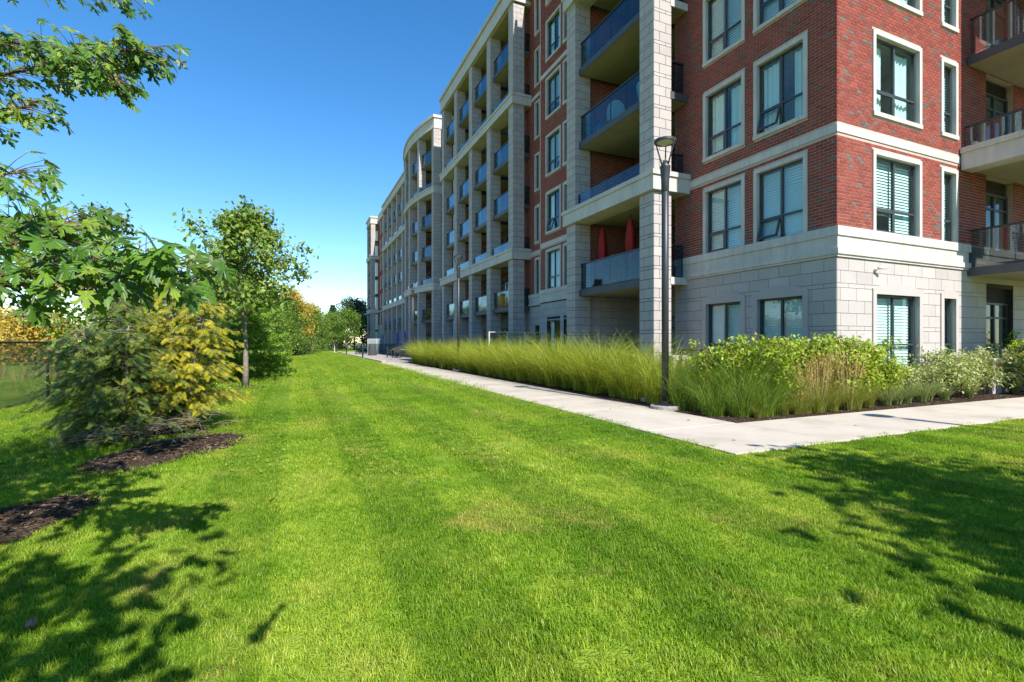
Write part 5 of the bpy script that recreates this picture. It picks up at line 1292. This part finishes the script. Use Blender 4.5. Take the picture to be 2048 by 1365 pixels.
g4 = np.random.default_rng(8)
def in_bed(x, y):
    b = np.zeros(len(x), bool)
    for cx, cy, rx, ry, t in ((-1.42, 7.3, 1.06, .54, R(56)), (-2.25, 4.75, 1.0, .46, R(52)), (-2.1, 8.75, .9, .45, 0), (-1.41, 17.35, .6, .6, 0), (-2.6, 22, 1.6, 1.5, 0), (-3, 12.6, 1.2, 1.2, 0)):
        dx, dy = x - cx, y - cy; b |= ((dx * math.cos(t) + dy * math.sin(t)) / rx) ** 2 + ((dy * math.cos(t) - dx * math.sin(t)) / ry) ** 2 < g4.uniform(.8, 1.12, len(x))
    return b
def lawn_pts(x0, x1, y0, y1, dens, dmin, dmax, off, nv):
    n = int((x1 - x0) * (y1 - y0) * dens); x, y = g4.uniform(x0, x1, n), g4.uniform(y0, y1, n)
    d = x * math.sin(R(YAW)) + y * math.cos(R(YAW)); r = x * math.cos(R(YAW)) - y * math.sin(R(YAW)); ok = (d > dmin) & (d <= dmax) & (np.abs(r) < d * 1.25 + .6)
    ok &= ~((x > WX0 - .02) & (y > WY0 - .02)) & ~((x > 5.2) & (y > 34)) & ~in_bed(x, y)
    x, y = x[ok], y[ok]; n = len(x)
    st = np.where(np.floor((x + 40.3) / .62).astype(int) % 2 == 0, 1.0, -1.0) * np.clip((y - 3) / 6, .15, 1)      # mower passes lay the blades one way, then the other
    rot = np.stack([-st * g4.uniform(.3, .62, n), g4.normal(0, .1, n), np.zeros(n)], -1)
    return np.stack([x, y, gz(x, y) - .004], -1), rot, g4.uniform(.75, 1.25, n), off + g4.integers(0, nv, n)
LZ = [lawn_pts(-7, 7, .3, 8, 330, .8, 5.0, 0, 4), lawn_pts(-9, 17, 1, 20, 85, 5.0, 14, 4, 4), lawn_pts(-10, 6, 8, 62, 20, 14, 60, 8, 2), lawn_pts(4.9, 24, .3, 4.5, 90, 4.6, 14, 4, 4)]
P = np.concatenate([z[0] for z in LZ]); me = bpy.data.meshes.new('lawn_grass'); me.vertices.add(len(P)); me.vertices.foreach_set('co', P.astype(np.float32).ravel())
for nm, ty, ar in (('rot', 'FLOAT_VECTOR', np.concatenate([z[1] for z in LZ])), ('scl', 'FLOAT', np.concatenate([z[2] for z in LZ])), ('idx', 'INT', np.concatenate([z[3] for z in LZ]))):
    at = me.attributes.new(nm, ty, 'POINT'); at.data.foreach_set('vector' if ty == 'FLOAT_VECTOR' else 'value', (ar.astype(np.int32) if ty == 'INT' else ar.astype(np.float32)).ravel())
me.update(); me.materials.append(MAT['turf_blade'])
LG = bpy.data.objects.new('lawn_grass', me); COL.objects.link(LG); tag(LG, 'short mown green grass covering the lawn', 'grass', kind='stuff')
ng = bpy.data.node_groups.new('scatter_tufts', 'GeometryNodeTree')
ng.interface.new_socket('Geometry', in_out='INPUT', socket_type='NodeSocketGeometry'); ng.interface.new_socket('Geometry', in_out='OUTPUT', socket_type='NodeSocketGeometry')
gi, go = ng.nodes.new('NodeGroupInput'), ng.nodes.new('NodeGroupOutput'); ip = ng.nodes.new('GeometryNodeInstanceOnPoints'); ci = ng.nodes.new('GeometryNodeCollectionInfo')
ci.inputs['Collection'].default_value = tc; ci.inputs['Separate Children'].default_value = True; ci.inputs['Reset Children'].default_value = True
ip.inputs['Pick Instance'].default_value = True
ng.links.new(gi.outputs[0], ip.inputs['Points']); ng.links.new(ci.outputs[0], ip.inputs['Instance']); ng.links.new(ip.outputs[0], go.inputs[0])
for nm, ty, sk in (('rot', 'FLOAT_VECTOR', 'Rotation'), ('scl', 'FLOAT', 'Scale'), ('idx', 'INT', 'Instance Index')):
    na = ng.nodes.new('GeometryNodeInputNamedAttribute'); na.data_type = ty; na.inputs['Name'].default_value = nm
    ng.links.new([s for s in na.outputs if s.enabled and s.name == 'Attribute'][0], ip.inputs[sk])
md = LG.modifiers.new('scatter', 'NODES'); md.node_group = ng
g5 = np.random.default_rng(61); fl = np_mesh('fallen_leaf', *[tms[0][0] * np.array([.055, .055, .055]), tms[0][1]]); fl.materials.append(MAT['leaf_rust'])
for (x, y, where) in ((3.56, 1.9, 0), (.9, 3.3, 0), (2.3, 5.2, 0), (-.2, 4.6, 0), (5.6, 5.0, 1), (6.3, 6.6, 1), (8.4, 5.1, 1), (5.9, 8.4, 1)):
    o = bpy.data.objects.new('fallen_leaf', fl); COL.objects.link(o); o.location = (x, y, gzf(x, y) + .03 if not where else .041); o.rotation_euler = (g5.normal(0, .25), g5.normal(0, .25), g5.uniform(0, 6.28))
    tag(o, ('small dry brown leaf lying on the lawn', 'small dry brown leaf lying on the concrete walkway')[where], 'leaf', ('fallen leaves on the lawn', 'fallen leaves on the walkway')[where])
